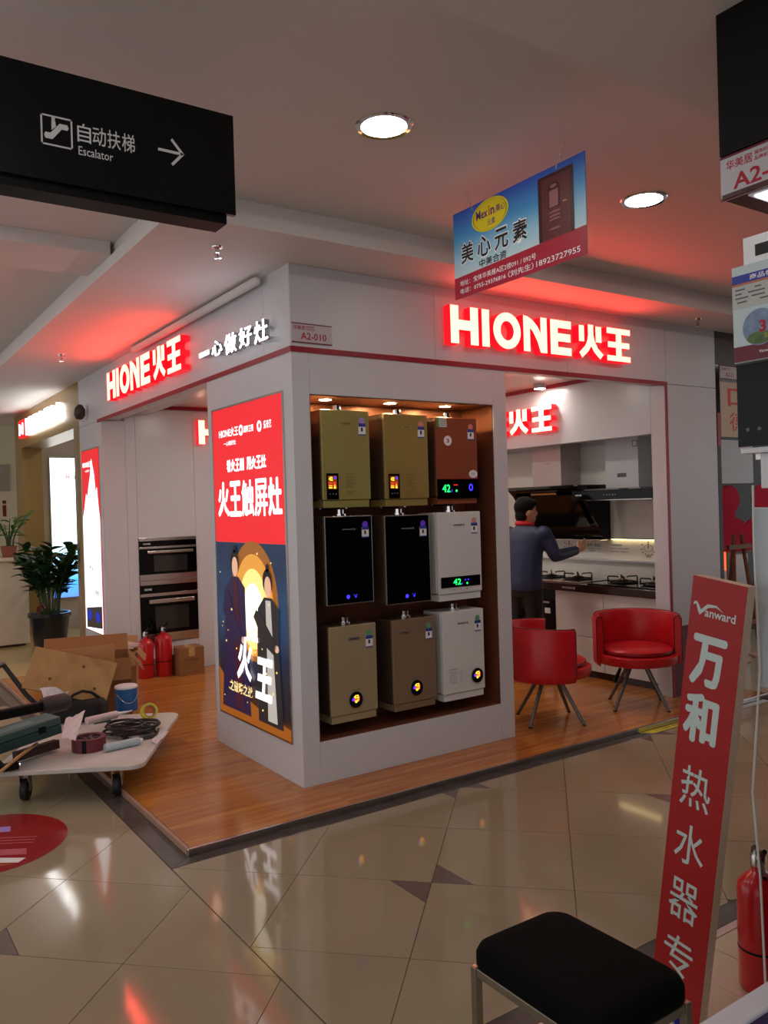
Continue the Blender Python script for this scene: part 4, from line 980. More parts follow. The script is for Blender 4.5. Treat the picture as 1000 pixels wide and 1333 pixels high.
for s_ in (-1, 1): sgp('arrow', [(ax1, az), (ax1 - .040, az + s_ * .045), (ax1 - .046, az + s_ * .038), (ax1 - .012, az)][::s_])
# sprinklers
def sprinkler(x, y, z, label):
    t = thing('sprinkler', label, 'sprinkler', (x, y, z), 0, 'ceiling sprinklers')
    MB().lathe([(.032, 0), (.030, -.006), (.012, -.012), (.012, -.03), (.001, -.03)][::-1], (x, y, z), 16).build('escutcheon', M_chrome, t, smooth=True)
    for s_ in (-1, 1): MB().tube([(x + .011 * s_, y, z - .028), (x + .015 * s_, y, z - .042), (x + .004 * s_, y, z - .056)], .0028, 6).build('yoke_arm', M_chrome, t)
    MB().cyl((x, y, z - .03), (x, y, z - .054), .003, n=8).build('bulb', mat('sprinkler_bulb', (150, 20, 20), .1, noise=(9, .02)), t)
    MB().lathe([(.001, -.060), (.020, -.059), (.020, -.056), (.001, -.055)], (x, y, z), 14).build('deflector', M_chrome, t)
sprinkler(1.727, 4.018, 2.98, 'chrome ceiling sprinkler near the white slogan corner'); sprinkler(1.70, 7.335, 2.98, 'small ceiling sprinkler by the gold shop front'); sprinkler(5.62, 3.878, 2.98, 'ceiling sprinkler in front of the grey pier')
# small spotlight on the fascia end
t = thing('clip_spotlight', 'small dark spotlight clipped to the end of the white fascia', 'light', (2.15, 8.45, 2.50))
MB().lathe([(.001, 0), (.035, .01), (.055, .05), (.05, .11), (.022, .15), (.001, .155)], n=16, M=Matrix.Translation((2.10, 8.42, 2.55)) @ Matrix.Rotation(.35, 4, 'X')).build('head', M_darkbr, t, smooth=True)
MB().tube([(2.10, 8.43, 2.56), (2.13, 8.45, 2.535), (2.176, 8.45, 2.53)], .012, 8).build('bracket', M_ink, t, smooth=True)
# ================================================================ gold-framed shop beyond the kiosk
GX = 2.178
wg = struct(box('wall_gold', M_gold, GX + .004, GX + .30, 8.745, 12.2, 2.52, 2.978))
box('panel', M_gold, GX, GX + .0035, 8.746, 12.2, 2.521, 2.977, wg)
box('jamb', M_gold, GX, GX + .25, 11.75, 12.2, .012, 2.519, wg); box('jamb', M_gold, GX, GX + .20, 8.745, 8.86, .012, 2.519, wg); box('jamb', M_steel, GX + .0, GX + .25, 8.862, 8.98, .012, 2.519, wg)
struct(box('wall_far', M_marble, GX + .02, 6.0, 12.21, 12.3, .012, 2.97))
for x0, x1, z0, z1 in ((2.22, 2.50, 1.53, 1.83),): 
    t = thing('wall_panel_box', 'small grey control box on the cream marble wall', 'control box', (2.36, 12.19, 1.53))
    box('backplate', M_hsilver, x0, x1, 12.19, 12.209, z0, z1, t, .003); box('cover', mat('control_cover', (176, 168, 148), .4, noise=(4, .03)), x0 + .04, x1 - .01, 12.165, 12.189, z0 + .07, z1 - .03, t, .004)
t = thing('lightbox_poster', 'tall white glowing light box with a blue lower edge inside the gold shop', 'poster', (2.78, 12.16, .45))
box('casing', M_steel, 2.60, 3.12, 12.165, 12.209, .43, 2.44, t, .003)
box('face', ramp_emit('white_to_blue_print', [(0, (80, 120, 230)), (.12, (60, 150, 240)), (.3, (170, 226, 240)), (.5, (240, 252, 255)), (1, (250, 252, 255))], 2, .45, 2.42, 2.2), 2.615, 3.105, 12.158, 12.1645, .45, 2.42, t)
text('lettering', '浴', mat('orange_logo', (226, 90, 40), .4, noise=(9, .02)), (2.80, 12.157, 2.12), (0, -1, 0), .08, .09, t, .02); text('lettering', '品质', M_inkg, (2.92, 12.157, 2.12), (0, -1, 0), .14, .10, t, .01); text('lettering', '卫浴生活', M_inkg, (2.82, 12.157, 1.98), (0, -1, 0), .24, .05, t, 0)
t = thing('illuminated_sign', 'white glowing letters with a red square on the gold fascia', 'sign', (GX, 11.6, 2.62))
M_wl = mat('white_sign_letter', (255, 255, 255), .4, emit=(255, 255, 255), estr=5, noise=(4, 0))
rs = box('red_square', mat('red_sign_box', (220, 20, 30), .4, emit=(235, 20, 30), estr=1.6, noise=(4, 0)), GX - .05, GX - .001, 11.28, 11.66, 2.64, 2.86, t, .004)
text('lettering', 'M', M_wl, (GX - .0515, 11.62, 2.67), (-1, 0, 0), .28, .15, rs, .03)
for k, ch in enumerate('HUBRZ净水'): text('letter', ch, M_wl, (GX - .006, 11.22 - .265 * k, 2.645), (-1, 0, 0), .235, .21, t, .03, .04)
downlight(3.2, 10.0, 2.98, .092, M_lamp2, 'recessed gold shop downlight near the kiosk pillar', 'shop_downlight_hidden', group='downlights inside the gold shop')  # inside the frame but hidden by the kiosk, inferred from the lit shop
# end wall with lettering, reception counter, plants
we = struct(box('wall_end', mat('end_wall_cream', (222, 214, 190), .5, noise=(2, .03)), -3, GX + .5, 13.4, 13.5, .0, 3.11))
text('lettering', 'R', mat('dark_red_letter', (110, 20, 20), .4, noise=(9, .03)), (2.0, 13.399, 1.62), (0, -1, 0), .15, .24, we, .03)
flat('lettering', mat('dark_red_letter'), rect(0, .05, 0, .17), (2.19, 13.399, 1.62), (0, -1, 0), .004, we); flat('lettering', mat('dark_red_letter'), rect(0, .05, 0, .05), (2.19, 13.399, 1.81), (0, -1, 0), .004, we)
box('picture_panel', M_hsilver, 1.7, 2.30, 13.37, 13.399, 2.0, 2.4, we)
t = thing('reception_counter', 'plain cream reception counter in front of the gold shop', 'counter', (1.5, 11.2, .0))
box('front', mat('cream_counter', (224, 206, 182), .3, noise=(2, .02)), .85, 2.05, 10.90, 11.45, .04, 1.06, t, .01); box('top', mat('cream_counter'), .82, 2.08, 10.87, 11.48, 1.062, 1.105, t, .008); box('plinth', M_darkbr, .90, 2.0, 10.95, 11.40, .0, .039, t)
M_leaf = mat('dark_green_leaf', (34, 66, 32), .35, noise=(7, .25), rnd=.12); M_leaf2 = mat('mid_green_leaf', (70, 120, 50), .4, noise=(7, .2), rnd=.12); M_stem = mat('green_stem', (52, 80, 36), .5, noise=(9, .1))
def leaf_mesh(name, L, w, m, bend=.25):
    v = []; f = []
    for i, (t_, k) in enumerate(((0, .12), (.2, .75), (.45, 1), (.7, .8), (.9, .35), (1, .05))):
        z = -bend * L * t_ * t_
        v += [(t_ * L, -w * k / 2, z + .12 * w * k), (t_ * L, 0, z), (t_ * L, w * k / 2, z + .12 * w * k)]
    for i in range(5):
        b = 3 * i; f += [(b, b + 3, b + 4, b + 1), (b + 1, b + 4, b + 5, b + 2)]
    me = bpy.data.meshes.new(name); me.from_pydata(v, [], f); me.update(); me.materials.append(m)
    for p in me.polygons: p.use_smooth = True
    return me
def plant(name, label, c, pot_r, pot_h, n_stem, h, spread, m_leaf, m_pot, L, w, per, seed, parent_z=0.0, cat='plant'):
    random.seed(seed)
    t = thing(name, label, cat, c)
    MB().lathe([(.001, 0), (pot_r * .72, 0), (pot_r * .96, pot_h * .9), (pot_r * 1.04, pot_h * .91), (pot_r * 1.04, pot_h), (pot_r * .92, pot_h), (pot_r * .90, pot_h * .93), (.001, pot_h * .93)], n=26).build('pot', m_pot, t, smooth=True, local=True)
    MB().lathe([(.001, pot_h * .935), (pot_r * .89, pot_h * .935), (pot_r * .5, pot_h * .96), (.001, pot_h * .97)], n=20).build('soil', mat('soil', (48, 34, 24), .9, noise=(30, .3)), t, local=True)
    lm = leaf_mesh('leaf', L, w, m_leaf)
    for s_ in range(n_stem):
        a = 2 * math.pi * s_ / n_stem + random.uniform(-.2, .2); r0 = pot_r * random.uniform(.1, .6); sp = spread * random.uniform(.3, 1.0); hh = h * random.uniform(.75, 1.0)
        base = V((math.cos(a) * r0, math.sin(a) * r0, pot_h * .95))
        pts = [base + V((math.cos(a) * sp * k * k, math.sin(a) * sp * k * k, hh * k)) for k in (0, .25, .5, .75, 1)]
        st = MB().tube(pts, [.010, .009, .008, .006, .004], 6).build('stem', M_stem, t, smooth=True, local=True)
        for q in range(per):
            k = .38 + .62 * q / (per - 1); i = min(int(k * 4), 3); p = pts[i].lerp(pts[i + 1], k * 4 - i)
            o = bpy.data.objects.new('leaf', lm); COL.objects.link(o); o.parent = st
            side = 1 if q % 2 else -1
            o.location = p; o.rotation_euler = (random.uniform(-.4, .4), random.uniform(-.9, -.1), a + side * random.uniform(.5, 1.5)); sc = random.uniform(.75, 1.1); o.scale = (sc, sc, sc)
    return t
pp = at(66, 848, 2, .012)
plant('potted_plant', 'bushy dark green plant in a black pot before the gold shop', (pp.x, pp.y, .012), .23, .46, 20, .80, .36, M_leaf, mat('black_plastic_pot', (22, 20, 22), .25, noise=(6, .1)), .20, .105, 15, 3)
rb = MB().tube([(pp.x - .16, pp.y - .22, .50), (pp.x - .17, pp.y - .24, .56), (pp.x - .13, pp.y - .24, .60), (pp.x - .10, pp.y - .22, .55)], .022, 6).build('ribbon', M_dkred, [o for o in bpy.data.objects if o.name == 'potted_plant'][0])
plant('potted_plant', 'small light green plant in a terracotta pot on the cream counter', (1.88, 11.15, 1.1055), .10, .14, 8, .36, .2, M_leaf2, mat('terracotta', (150, 84, 60), .7, noise=(9, .1)), .17, .06, 6, 5)

# ================================================================ things by the ovens
M_extred = mat('extinguisher_red', (196, 20, 30), .25, noise=(4, .04), coat=.4)
def extinguisher(label, loc, r, h, rot=0.0):
    t = thing('fire_extinguisher', label, 'extinguisher', loc, rot, 'red fire extinguishers')
    MB().lathe([(.001, 0), (r * .9, 0), (r, .012), (r, h * .80), (r * .93, h * .86), (r * .6, h * .92), (.022, h * .955), (.020, h), (.001, h)], n=24).build('cylinder', M_extred, t, smooth=True, local=True)
    MB().lathe([(r * 1.003, h * .33), (r * 1.012, h * .335), (r * 1.012, h * .345), (r * 1.003, h * .35)], n=24, ring=True).build('strap', M_blackm, t, local=True)
    v = MB().lathe([(.001, h), (.024, h), (.024, h + .03), (.014, h + .045), (.001, h + .045)], n=14).build('valve', M_steel, t, smooth=True, local=True)
    MB().tube([(0, 0, h + .035), (-.03, 0, h + .05), (-.10, 0, h + .075), (-.14, 0, h + .10)], [.010, .010, .009, .007], 8).build('lever', M_blackm, v, smooth=True, local=True)
    MB().tube([(0, 0, h + .02), (-.04, 0, h + .02), (-.13, 0, h + .012)], [.010, .009, .007], 8).build('handle', M_blackm, v, smooth=True, local=True)
    MB().tube([(.02, 0, h + .02), (r * .9, .0, h + .03), (r + .03, .0, h * .8), (r + .025, .0, h * .5), (r + .03, .0, h * .25), (r + .02, 0, h * .1)], .011, 8).build('hose', M_blackm, t, smooth=True, local=True)
    MB().lathe([(.013, h * .02), (.017, h * .02), (.017, h * .12), (.013, h * .12), (.001, h * .12)], (r + .02, 0, 0), 10).build('nozzle', M_blackm, t, smooth=True, local=True)
    box('label', M_ink, -r * .45, r * .45, -r * 1.0 - .0015, -r * .90, h * .45, h * .7, t, 0, True)
    return t
e1 = at(190, 882, 2, .03); e2 = at(212, 878, 2, .03)
extinguisher('red fire extinguisher squeezed between the big carton and its twin', (e1.x, e1.y - .02, .03), .075, .40, 1.5)
extinguisher('red fire extinguisher with its hose beside the taped carton', (e2.x, e2.y - .05, .03), .082, .43, 1.6)
M_card = mat('brown_cardboard', (176, 128, 82), .8, noise=(5, .06)); M_tape = mat('packing_tape', (196, 160, 100), .25, noise=(9, .05)); M_card2 = mat('dark_cardboard', (142, 98, 56), .8, noise=(5, .08))
def carton(label, c, w, d, h, rot, m, open_=True, extra=True):
    t = thing('carton', label, 'carton', c, rot)
    th = .006
    for nm, b in (('side', (-w / 2, w / 2, -d / 2, -d / 2 + th, 0, h)), ('side', (-w / 2, w / 2, d / 2 - th, d / 2, 0, h)), ('side', (-w / 2, -w / 2 + th, -d / 2 + th, d / 2 - th, 0, h)), ('side', (w / 2 - th, w / 2, -d / 2 + th, d / 2 - th, 0, h)), ('base', (-w / 2 + th, w / 2 - th, -d / 2 + th, d / 2 - th, 0, th))):
        box(nm, m, *b, t, 0, True)
    if open_:
        MB().box(-w / 2, w / 2, -d * .42, 0, 0, .005, Matrix.Translation((0, -d / 2, h)) @ Matrix.Rotation(math.radians(62), 4, 'X')).build('flap', m, t, local=True)
        MB().box(0, d * .36, -d / 2, d / 2, 0, .005, Matrix.Translation((w / 2, 0, h)) @ Matrix.Rotation(math.radians(50), 4, 'Y')).build('flap', m, t, local=True)
        MB().box(-w / 2, w / 2, 0, d * .42, 0, .005, Matrix.Translation((0, d / 2, h)) @ Matrix.Rotation(math.radians(40), 4, 'X')).build('flap', m, t, local=True)
    else:
        box('lid', m, -w / 2, w / 2, -d / 2, d / 2, h, h + .005, t, 0, True); box('tape', M_tape, -.03, .03, -d / 2 - .001, d / 2 + .001, h + .0052, h + .0062, t, 0, True); box('tape', M_tape, -.03, .03, -d / 2 - .0015, -d / 2 - .0004, h * .7, h + .005, t, 0, True)
    return t
bx = at(239, 879, 2, .03)
cb = carton('small taped brown carton on the wood floor under the ovens', (bx.x + .07, bx.y + .06, .03), .25, .22, .26, 0.0, M_card2, False)
text('lettering', '小心轻放', M_inkb, (bx.x, bx.y - .0512, .17), (0, -1, 0), .14, .022, cb, 0)
ca = at(168, 915, 2, .03)
cA = carton('open brown carton with papers in it beside the blue can', (ca.x - .03, ca.y + .18, .03), .31, .30, .42, -.35, M_card)
t = thing('paper_stack', 'loose pink and white papers on top of the open carton', 'papers', (ca.x - .03, ca.y + .16, .452))
for k in range(4): MB().box(-.12, .12, -.09, .09, 0, .006, Matrix.Translation((ca.x - .03 + .01 * k, ca.y + .14, .472 + .0075 * k)) @ Matrix.Rotation(.2 * k - .3, 4, 'Z')).build('sheet', mat('paper_%d' % (k % 2), (206, 170, 164) if k % 2 else (220, 214, 210), .7, noise=(7, .04)), t)
MB().box(-.13, .13, -.10, .10, 0, .018, Matrix.Translation((ca.x - .03, ca.y + .14, .452))).build('catalogue', M_card2, t)

# ================================================================ platform trolley with builders' clutter
C0 = V((1.42, 4.56, 0)); ub = V((.5, .866, 0)); ua = V((-.866, .5, 0))
tr_ang = math.atan2(.866, .5)
def tl(a, b, z): return C0 + ua * a + ub * b + V((0, 0, z))
trol = thing('platform_trolley', 'white flatbed trolley on castors loaded with tools and cable', 'trolley', tl(.4, .55, 0))
pts = []
for ca_, cb_, a0 in ((.09, .09, 180), (.09, 1.11, 90), (.75, 1.11, 0), (.75, .09, 270)):
    for k in range(5):
        q = math.radians(a0 + (22.5 * k if a0 in (180, 0) else 22.5 * k))
        pts.append((ca_, cb_))
# rounded deck outline in (a, b) coordinates
pts = []
for cx_, cy_, s0 in ((.08, .08, 180), (.76, .08, 270), (.76, 1.12, 0), (.08, 1.12, 90)):
    for k in range(6):
        q = math.radians(s0 + 18 * k); pts.append((cx_ + .08 * math.cos(q), cy_ + .08 * math.sin(q)))
MT = Matrix((ua.to_4d(), ub.to_4d(), (0, 0, 1, 0), (0, 0, 0, 1))).transposed(); MT.translation = C0; MT[3][3] = 1
for i in range(3): MT[3][i] = 0
MB().prism(pts, .028, MT @ Matrix.Translation((0, 0, .172))).build('deck', mat('scuffed_white_deck', (204, 200, 194), .5, noise=(7, .12)), trol, .006)
for a, b in ((.17, .12), (.17, 1.0), (.68, .12), (.68, 1.0)):
    z = .03 if tl(a, b, 0).x > 1.37 else 0.0
    p = tl(a, b, 0)
    ck = MB().lathe([(.06, .165), (.06, .1715), (.001, .1715)][::-1], p, 12).build('castor_plate', M_steel, trol)
    for s_ in (-1, 1): MB().add(*(lambda q: ([q + ub * x + V((0, 0, zz)) + ua * (s_ * .024 + w_) for w_ in (-.002, .002) for x, zz in ((-.035, .165), (.035, .165), (.016, z + .05), (-.016, z + .05))], [(0, 1, 2, 3), (7, 6, 5, 4), (0, 4, 5, 1), (1, 5, 6, 2), (2, 6, 7, 3), (3, 7, 4, 0)]))(p)).build('castor_fork', M_steel, trol)
    MB().cyl(p + ua * -.018 + V((0, 0, z + .0605)), p + ua * .018 + V((0, 0, z + .0605)), .060, n=22).build('wheel', mat('black_rubber', (26, 26, 28), .6, noise=(12, .1)), trol, .006)
MB().tube([tl(.80, .12, .19), tl(.99, .12, .40), tl(1.12, .14, .62), tl(1.12, 1.0, .62), tl(.99, 1.04, .40), tl(.80, 1.06, .19)], .016, 10).build('push_handle', mat('dark_tube', (60, 60, 64), .4, .6, noise=(8, .06)), trol, smooth=True)
DZ = .2005
def dk(px, py, z=DZ): return at(px, py, 2, z)
# blue can
p = dk(165, 924); t = thing('paint_can', 'blue can with a white lid on the trolley', 'can', p)
MB().lathe([(.001, 0), (.078, 0), (.078, .16), (.001, .16)], p, 24).build('body', mat('blue_can_print', (34, 96, 160), .4, noise=(9, .1)), t, smooth=True); MB().lathe([(.001, .1605), (.081, .1605), (.081, .172), (.072, .178), (.001, .176)], p, 24).build('lid', M_ink, t, smooth=True)
MB().tube([p + V((math.cos(a) * .08, math.sin(a) * .08 - .0, .13 - .07 * math.sin(a * 1.0) ** 2)) for a in [math.pi + k * math.pi / 10 for k in range(11)]], .003, 5).build('wire_handle', M_steel, t)
# yellow tape roll
def tape(label, p, ro, ri, h, m, rot=None, name='tape_roll', core=None):
    t = thing(name, label, 'tape', p); M0 = Matrix.Translation(p) @ (rot or Matrix.Identity(4))
    MB().lathe([(ri + .006, 0), (ro, 0), (ro, h), (ri + .006, h)], n=28, M=M0, ring=True).build('tape', m, t, smooth=True); MB().lathe([(ri, 0), (ri + .0055, 0), (ri + .0055, h), (ri, h)], n=28, M=M0, ring=True).build('core', core or M_card, t, smooth=True)
    return t
tape('bright yellow tape roll at the edge of the trolley', dk(193, 938) + V((0, 0, .058)), .055, .036, .045, mat('yellow_tape', (206, 206, 50), .3, noise=(8, .05)), Matrix.Rotation(math.radians(70), 4, 'X'))
# maroon abrasive ring: a wide flat roll with spokes
p = dk(116, 975); t = tape('wide maroon roll with a spoked hub on the trolley corner', p, .098, .070, .075, mat('maroon_roll', (112, 40, 52), .5, noise=(9, .12)), name='strap_reel', core=mat('maroon_hub', (90, 60, 66), .5, noise=(9, .1)))
for k in range(3): MB().box(-.069, .069, -.008, .008, .05, .066, Matrix.Translation(p) @ Matrix.Rotation(k * math.pi / 3, 4, 'Z')).build('spoke', MATS['maroon_hub'], t)
MB().box(-.101, -.0985, -.012, .012, 0, .075, Matrix.Translation(p) @ Matrix.Rotation(math.radians(60), 4, 'Z')).build('band', M_blackm, t)
# black cable coil
random.seed(11); p = dk(172, 955)
for nm, N, dz in (('cable_coil', 11, 0),):
    cp_ = []
    for k in range(N * 26):
        a = k * 2 * math.pi / 26; r = .122 + .045 * math.sin(k * .37) + random.uniform(-.004, .004); cp_.append(p + V((math.cos(a) * r * 1.05, math.sin(a) * r, .010 + .055 * (k / (N * 26)) + .012 * math.sin(k * .21))))
    cp_ += [p + V((-.10, -.17, .02)), p + V((-.05, -.21, .008)), p + V((.06, -.20, .007)), p + V((.12, -.13, .008)), p + V((.16, -.04, .012))]
    tag(MB().tube(cp_, .0062, 6).build(nm, mat('black_cable', (20, 20, 22), .45, noise=(9, .1)), None, smooth=True), 'tangled coil of black cable lying on the trolley', 'cable')
# sealant cartridges
def cartridge(label, p, ang, m, tip=True, z=.024):
    d = V((math.cos(ang), math.sin(ang), .0)); t = thing('sealant_cartridge', label, 'cartridge', p)
    q = p + V((0, 0, z)); MB().cyl(q - d * .11, q + d * .10, .024, n=16).build('tube', m, t, smooth=True)
    MB().cyl(q + d * .10, q + d * .125, .016, .012, 12).build('collar', M_ink, t, smooth=True)
    if tip: MB().cyl(q + d * .125, q + d * .215, .010, .003, 10).build('nozzle', M_ink, t, smooth=True)
cartridge('white sealant cartridge with a long nozzle beside the maroon roll', dk(134, 950, .22) + V((0, 0, .055)), .25, mat('pink_white_tube', (216, 196, 196), .4, noise=(20, .15)))
cartridge('pale blue sealant tube in front of the cable coil', dk(160, 974), .12, mat('pale_blue_tube', (178, 194, 202), .35, noise=(10, .06)), False)
p = dk(122, 940, .25); t = thing('screwdriver', 'screwdriver with a green handle lying on the trolley', 'screwdriver', p)
MB().cyl(p, p + V((.10, -.04, .01)), .016, n=10).build('handle', mat('green_handle', (16, 96, 60), .3, noise=(9, .05)), t, smooth=True); MB().cyl(p, p + V((-.10, .04, -.01)), .005, n=8).build('shaft', M_steel, t, smooth=True)
# dark tool bag that carries the boards
p = dk(106, 938); t = thing('tool_bag', 'black tool bag full of odds and ends on the trolley', 'bag', p)
MB().box(-.17, .17, -.10, .10, 0, .15, Matrix.Translation(p) @ Matrix.Rotation(tr_ang - math.pi / 2, 4, 'Z')).build('bag_body', mat('black_canvas', (24, 22, 24), .85, noise=(12, .2)), t, .05, 4)
for q in (-.05, .05): MB().tube([p + V((x, q, q * .0 + .14 + .07 * (1 - (x / .12) ** 2))) for x in (-.12, -.06, 0, .06, .12)], .010, 8).build('strap', mat('black_canvas'), t)
# green tool case
pc = at(36, 950, 2, .40); ang = math.radians(-16)
t = thing('tool_case', 'long dark teal plastic tool case lying across the trolley', 'tool case', pc, 0)
Mc = Matrix.Translation(pc + V((-.06, .02, -.03))) @ Matrix.Rotation(math.radians(17), 4, 'Z') @ Matrix.Rotation(math.radians(-5), 4, 'Y')
M_teal = mat('teal_plastic', (26, 62, 62), .4, noise=(6, .06))
MB().box(-.28, .24, -.07, .10, -.05, .005, Mc).build('lower_shell', M_teal, t, .008); ls = MB().box(-.28, .24, -.07, .10, .007, .05, Mc).build('lid', mat('teal_plastic_light', (52, 84, 82), .4, noise=(6, .06)), t, .008)
MB().box(-.18, .10, -.04, .05, .0505, .0515, Mc).build('embossed_plate', mat('teal_plate', (86, 110, 106), .4, noise=(14, .12)), ls); MB().box(.2405, .2415, -.02, .05, -.02, .035, Mc).build('sticker', mat('orange_sticker', (206, 120, 60), .4, noise=(30, .3)), t)
for q in (-.16, .12): MB().box(q - .02, q + .02, -.076, -.0705, -.012, .024, Mc).build('latch', M_blackm, t)
# long dark tool behind it, papers, plywood, sticks
pt = at(62, 918, 2, .43); t = thing('power_tool', 'long black power tool behind the teal case', 'tool', pt)
Mp = Matrix.Translation(pt) @ Matrix.Rotation(math.radians(14), 4, 'Z')
MB().box(-.42, -.02, -.025, .025, -.03, .03, Mp).build('housing', M_blackm, t, .01); MB().lathe([(.001, -.06), (.045, -.06), (.055, -.02), (.055, .09), (.04, .12), (.001, .12)], n=18, M=Mp @ Matrix.Translation((.02, 0, 0)) @ Matrix.Rotation(math.pi / 2, 4, 'Y')).build('motor', mat('dark_grey_plastic', (52, 46, 50), .5, noise=(8, .1)), t, smooth=True)
def paper(label, corners, m, name='paper_sheet', crease=.02):
    c = [V(q) for q in corners]; n = 6; v = []; f = []
    for i in range(n + 1):
        for j in range(n + 1):
            a, b = i / n, j / n; q = c[0].lerp(c[1], a).lerp(c[3].lerp(c[2], a), b); q.z += crease * math.sin(a * 5 + b * 3) * .6 + .004 * math.sin(a * 17 + b * 11); v.append(q)
    for i in range(n):
        for j in range(n): f.append((i * (n + 1) + j, (i + 1) * (n + 1) + j, (i + 1) * (n + 1) + j + 1, i * (n + 1) + j + 1))
    me = bpy.data.meshes.new(name); me.from_pydata(v, [], f); me.update(); me.materials.append(m)
    o = link(name, me); s_ = o.modifiers.new('thickness', 'SOLIDIFY'); s_.thickness = .0012
    return tag(o, label, 'paper')
M_paper = mat('white_paper', (216, 210, 212), .7, noise=(6, .04))
paper('folded white paper sheet beside the teal tool case', (dk(80, 962, .33), dk(98, 962, .32), dk(111, 926, .40), dk(86, 934, .40)), M_paper, crease=.012)
paper('crumpled white cloth tucked under the plywood board', (dk(50, 898, .48), dk(60, 913, .44), dk(90, 906, .44), dk(84, 902, .47)), M_paper, 'cleaning_cloth', .05)
paper('sheet of white paper sticking out under the cable coil', (dk(196, 966, .208), dk(204, 968, .208), dk(220, 953, .210), dk(213, 948, .210)), M_paper, crease=.006)
M_ply = wood_mat('plywood', (150, 116, 66), (176, 142, 88), 'z', .6, .04, .35)
def slab(name, label, c4, th, m, cat='board'):
    c = [V(q) for q in c4]; n = (c[1] - c[0]).cross(c[3] - c[0]).normalized(); n = n if n.y > 0 else -n
    v = c + [q + n * th for q in c]
    o = MB().add(v, [(0, 1, 2, 3), (7, 6, 5, 4), (0, 4, 5, 1), (1, 5, 6, 2), (2, 6, 7, 3), (3, 7, 4, 0)]).build(name, m, None, .002)
    return tag(o, label, cat)
cB = carton('large brown carton standing behind the plywood board', (1.60, 6.42, .03), .62, .40, .50, -.25, M_card2)
pl_ = thing('plywood_board', 'knotty plywood board leaning on the large carton', 'board', at(82, 905, 1, 5.86))
q4 = [at(28, 895, 1, 5.86), at(137, 917, 1, 5.74), at(153, 863, 1, 5.90), at(46, 841, 1, 6.02)]
nn = (q4[1] - q4[0]).cross(q4[3] - q4[0]).normalized(); nn = nn if nn.y > 0 else -nn
MB().add(q4 + [q + nn * .014 for q in q4], [(0, 1, 2, 3), (7, 6, 5, 4), (0, 4, 5, 1), (1, 5, 6, 2), (2, 6, 7, 3), (3, 7, 4, 0)]).build('sheet', M_ply, pl_, .002)
for u_, v_ in ((.28, .32), (.62, .75), (.82, .30)):
    c = q4[0].lerp(q4[1], u_).lerp(q4[3].lerp(q4[2], u_), v_); MB().lathe([(.001, -.0006), (.010, -.0005), (.012, .0), (.001, .001)], n=12, M=Matrix.Translation(c - nn * .0008) @ orient(-nn)).build('knot', mat('knot_brown', (92, 58, 28), .6, noise=(30, .2)), pl_)
slab('cardboard_sheet', 'flat cardboard sheet standing up behind the plywood board', [at(60, 874, 1, 6.02), at(150, 874, 1, 6.02), at(149, 838, 1, 6.06), at(62, 848, 1, 6.06)], .006, M_card, 'cardboard')
s0, s1 = at(-6, 1010, 2, .26), at(48, 968, 2, .30)
tag(MB().tube([s0, s0.lerp(s1, .5) + V((0, 0, .006)), s1], .010, 6).build('wood_stick', mat('raw_stick', (180, 140, 90), .7, noise=(12, .1)), None), 'thin raw wood stick poking out below the teal case', 'stick')
t = thing('metal_bracket', 'black metal rail poking out beneath the wood stick', 'bracket', at(20, 1000, 2, .21))
a, b = at(-20, 1012, 2, .2005), at(24, 1003, 2, .2005); MB().tube([a + V((0, 0, .03)), b + V((0, 0, .03))], .026, 4).build('rail', M_blackm, t); MB().cyl(b + V((0, 0, .03)), b + V((.012, -.004, .03)), .012, n=10).build('bolt', M_chrome, t)
dkr = [at(20, 985, 2, .24), at(74, 968, 2, .24)]
tag(MB().tube([dkr[0], dkr[1]], .035, 4).build('timber_offcut', mat('dark_timber', (58, 40, 34), .6, noise=(9, .15)), None), 'dark timber offcut between the teal case and the deck', 'timber')

# round red floor sticker
t = thing('floor_sticker', 'round red advertising sticker on the beige floor tiles', 'sticker', (.575, 4.46, 0))
MB().lathe([(.001, .0006), (.405, .0006), (.405, .0016), (.001, .0016)], (.575, 4.46, 0), 48).build('disc', mat('red_sticker', (150, 20, 30), .25, noise=(5, .15)), t)
fr = V((.827, -.562)); fu = V((.45, .893))
def st(name, m, pts, k): MB().prism([(.575 + fr.x * a + fu.x * b, 4.46 + fr.y * a + fu.y * b) for a, b in pts], .0004, Matrix.Translation((0, 0, .0016 + .0004 * k))).build(name, m, t)
st('white_block', M_ink, [(-.32, -.24), (.10, -.24), (.06, -.14), (-.36, -.14)], 1); st('white_block', M_ink, [(.12, -.22), (.26, -.22), (.28, -.17), (.10, -.16)], 1); st('pink_block', mat('pink_print', (190, 90, 110), .4, noise=(9, .1)), [(-.30, -.10), (.05, -.10), (.03, -.02), (-.32, -.02)], 1); st('pink_block', mat('pink_print'), [(.06, -.14), (.27, -.13), (.25, -.06), (.05, -.07)], 1)
st('torn_patch', M_tile, [(-.02, -.14), (.04, -.20), (.01, -.04), (-.06, .02)], 2); st('lilac_block', M_lilac, [(-.05, .14), (.10, .16), (.08, .23), (-.04, .21)], 1); st('yellow_band', mat('sticker_yellow', (206, 150, 30), .4, noise=(9, .08)), [(-.30, -.265), (.12, -.265), (.24, -.235), (.12, -.25), (-.30, -.25)], 1)
for k in range(3): st('print_line', mat('pink_print'), [(.02, .0 + .035 * k), (.26, .01 + .035 * k), (.26, .018 + .035 * k), (.02, .008 + .035 * k)], 1)
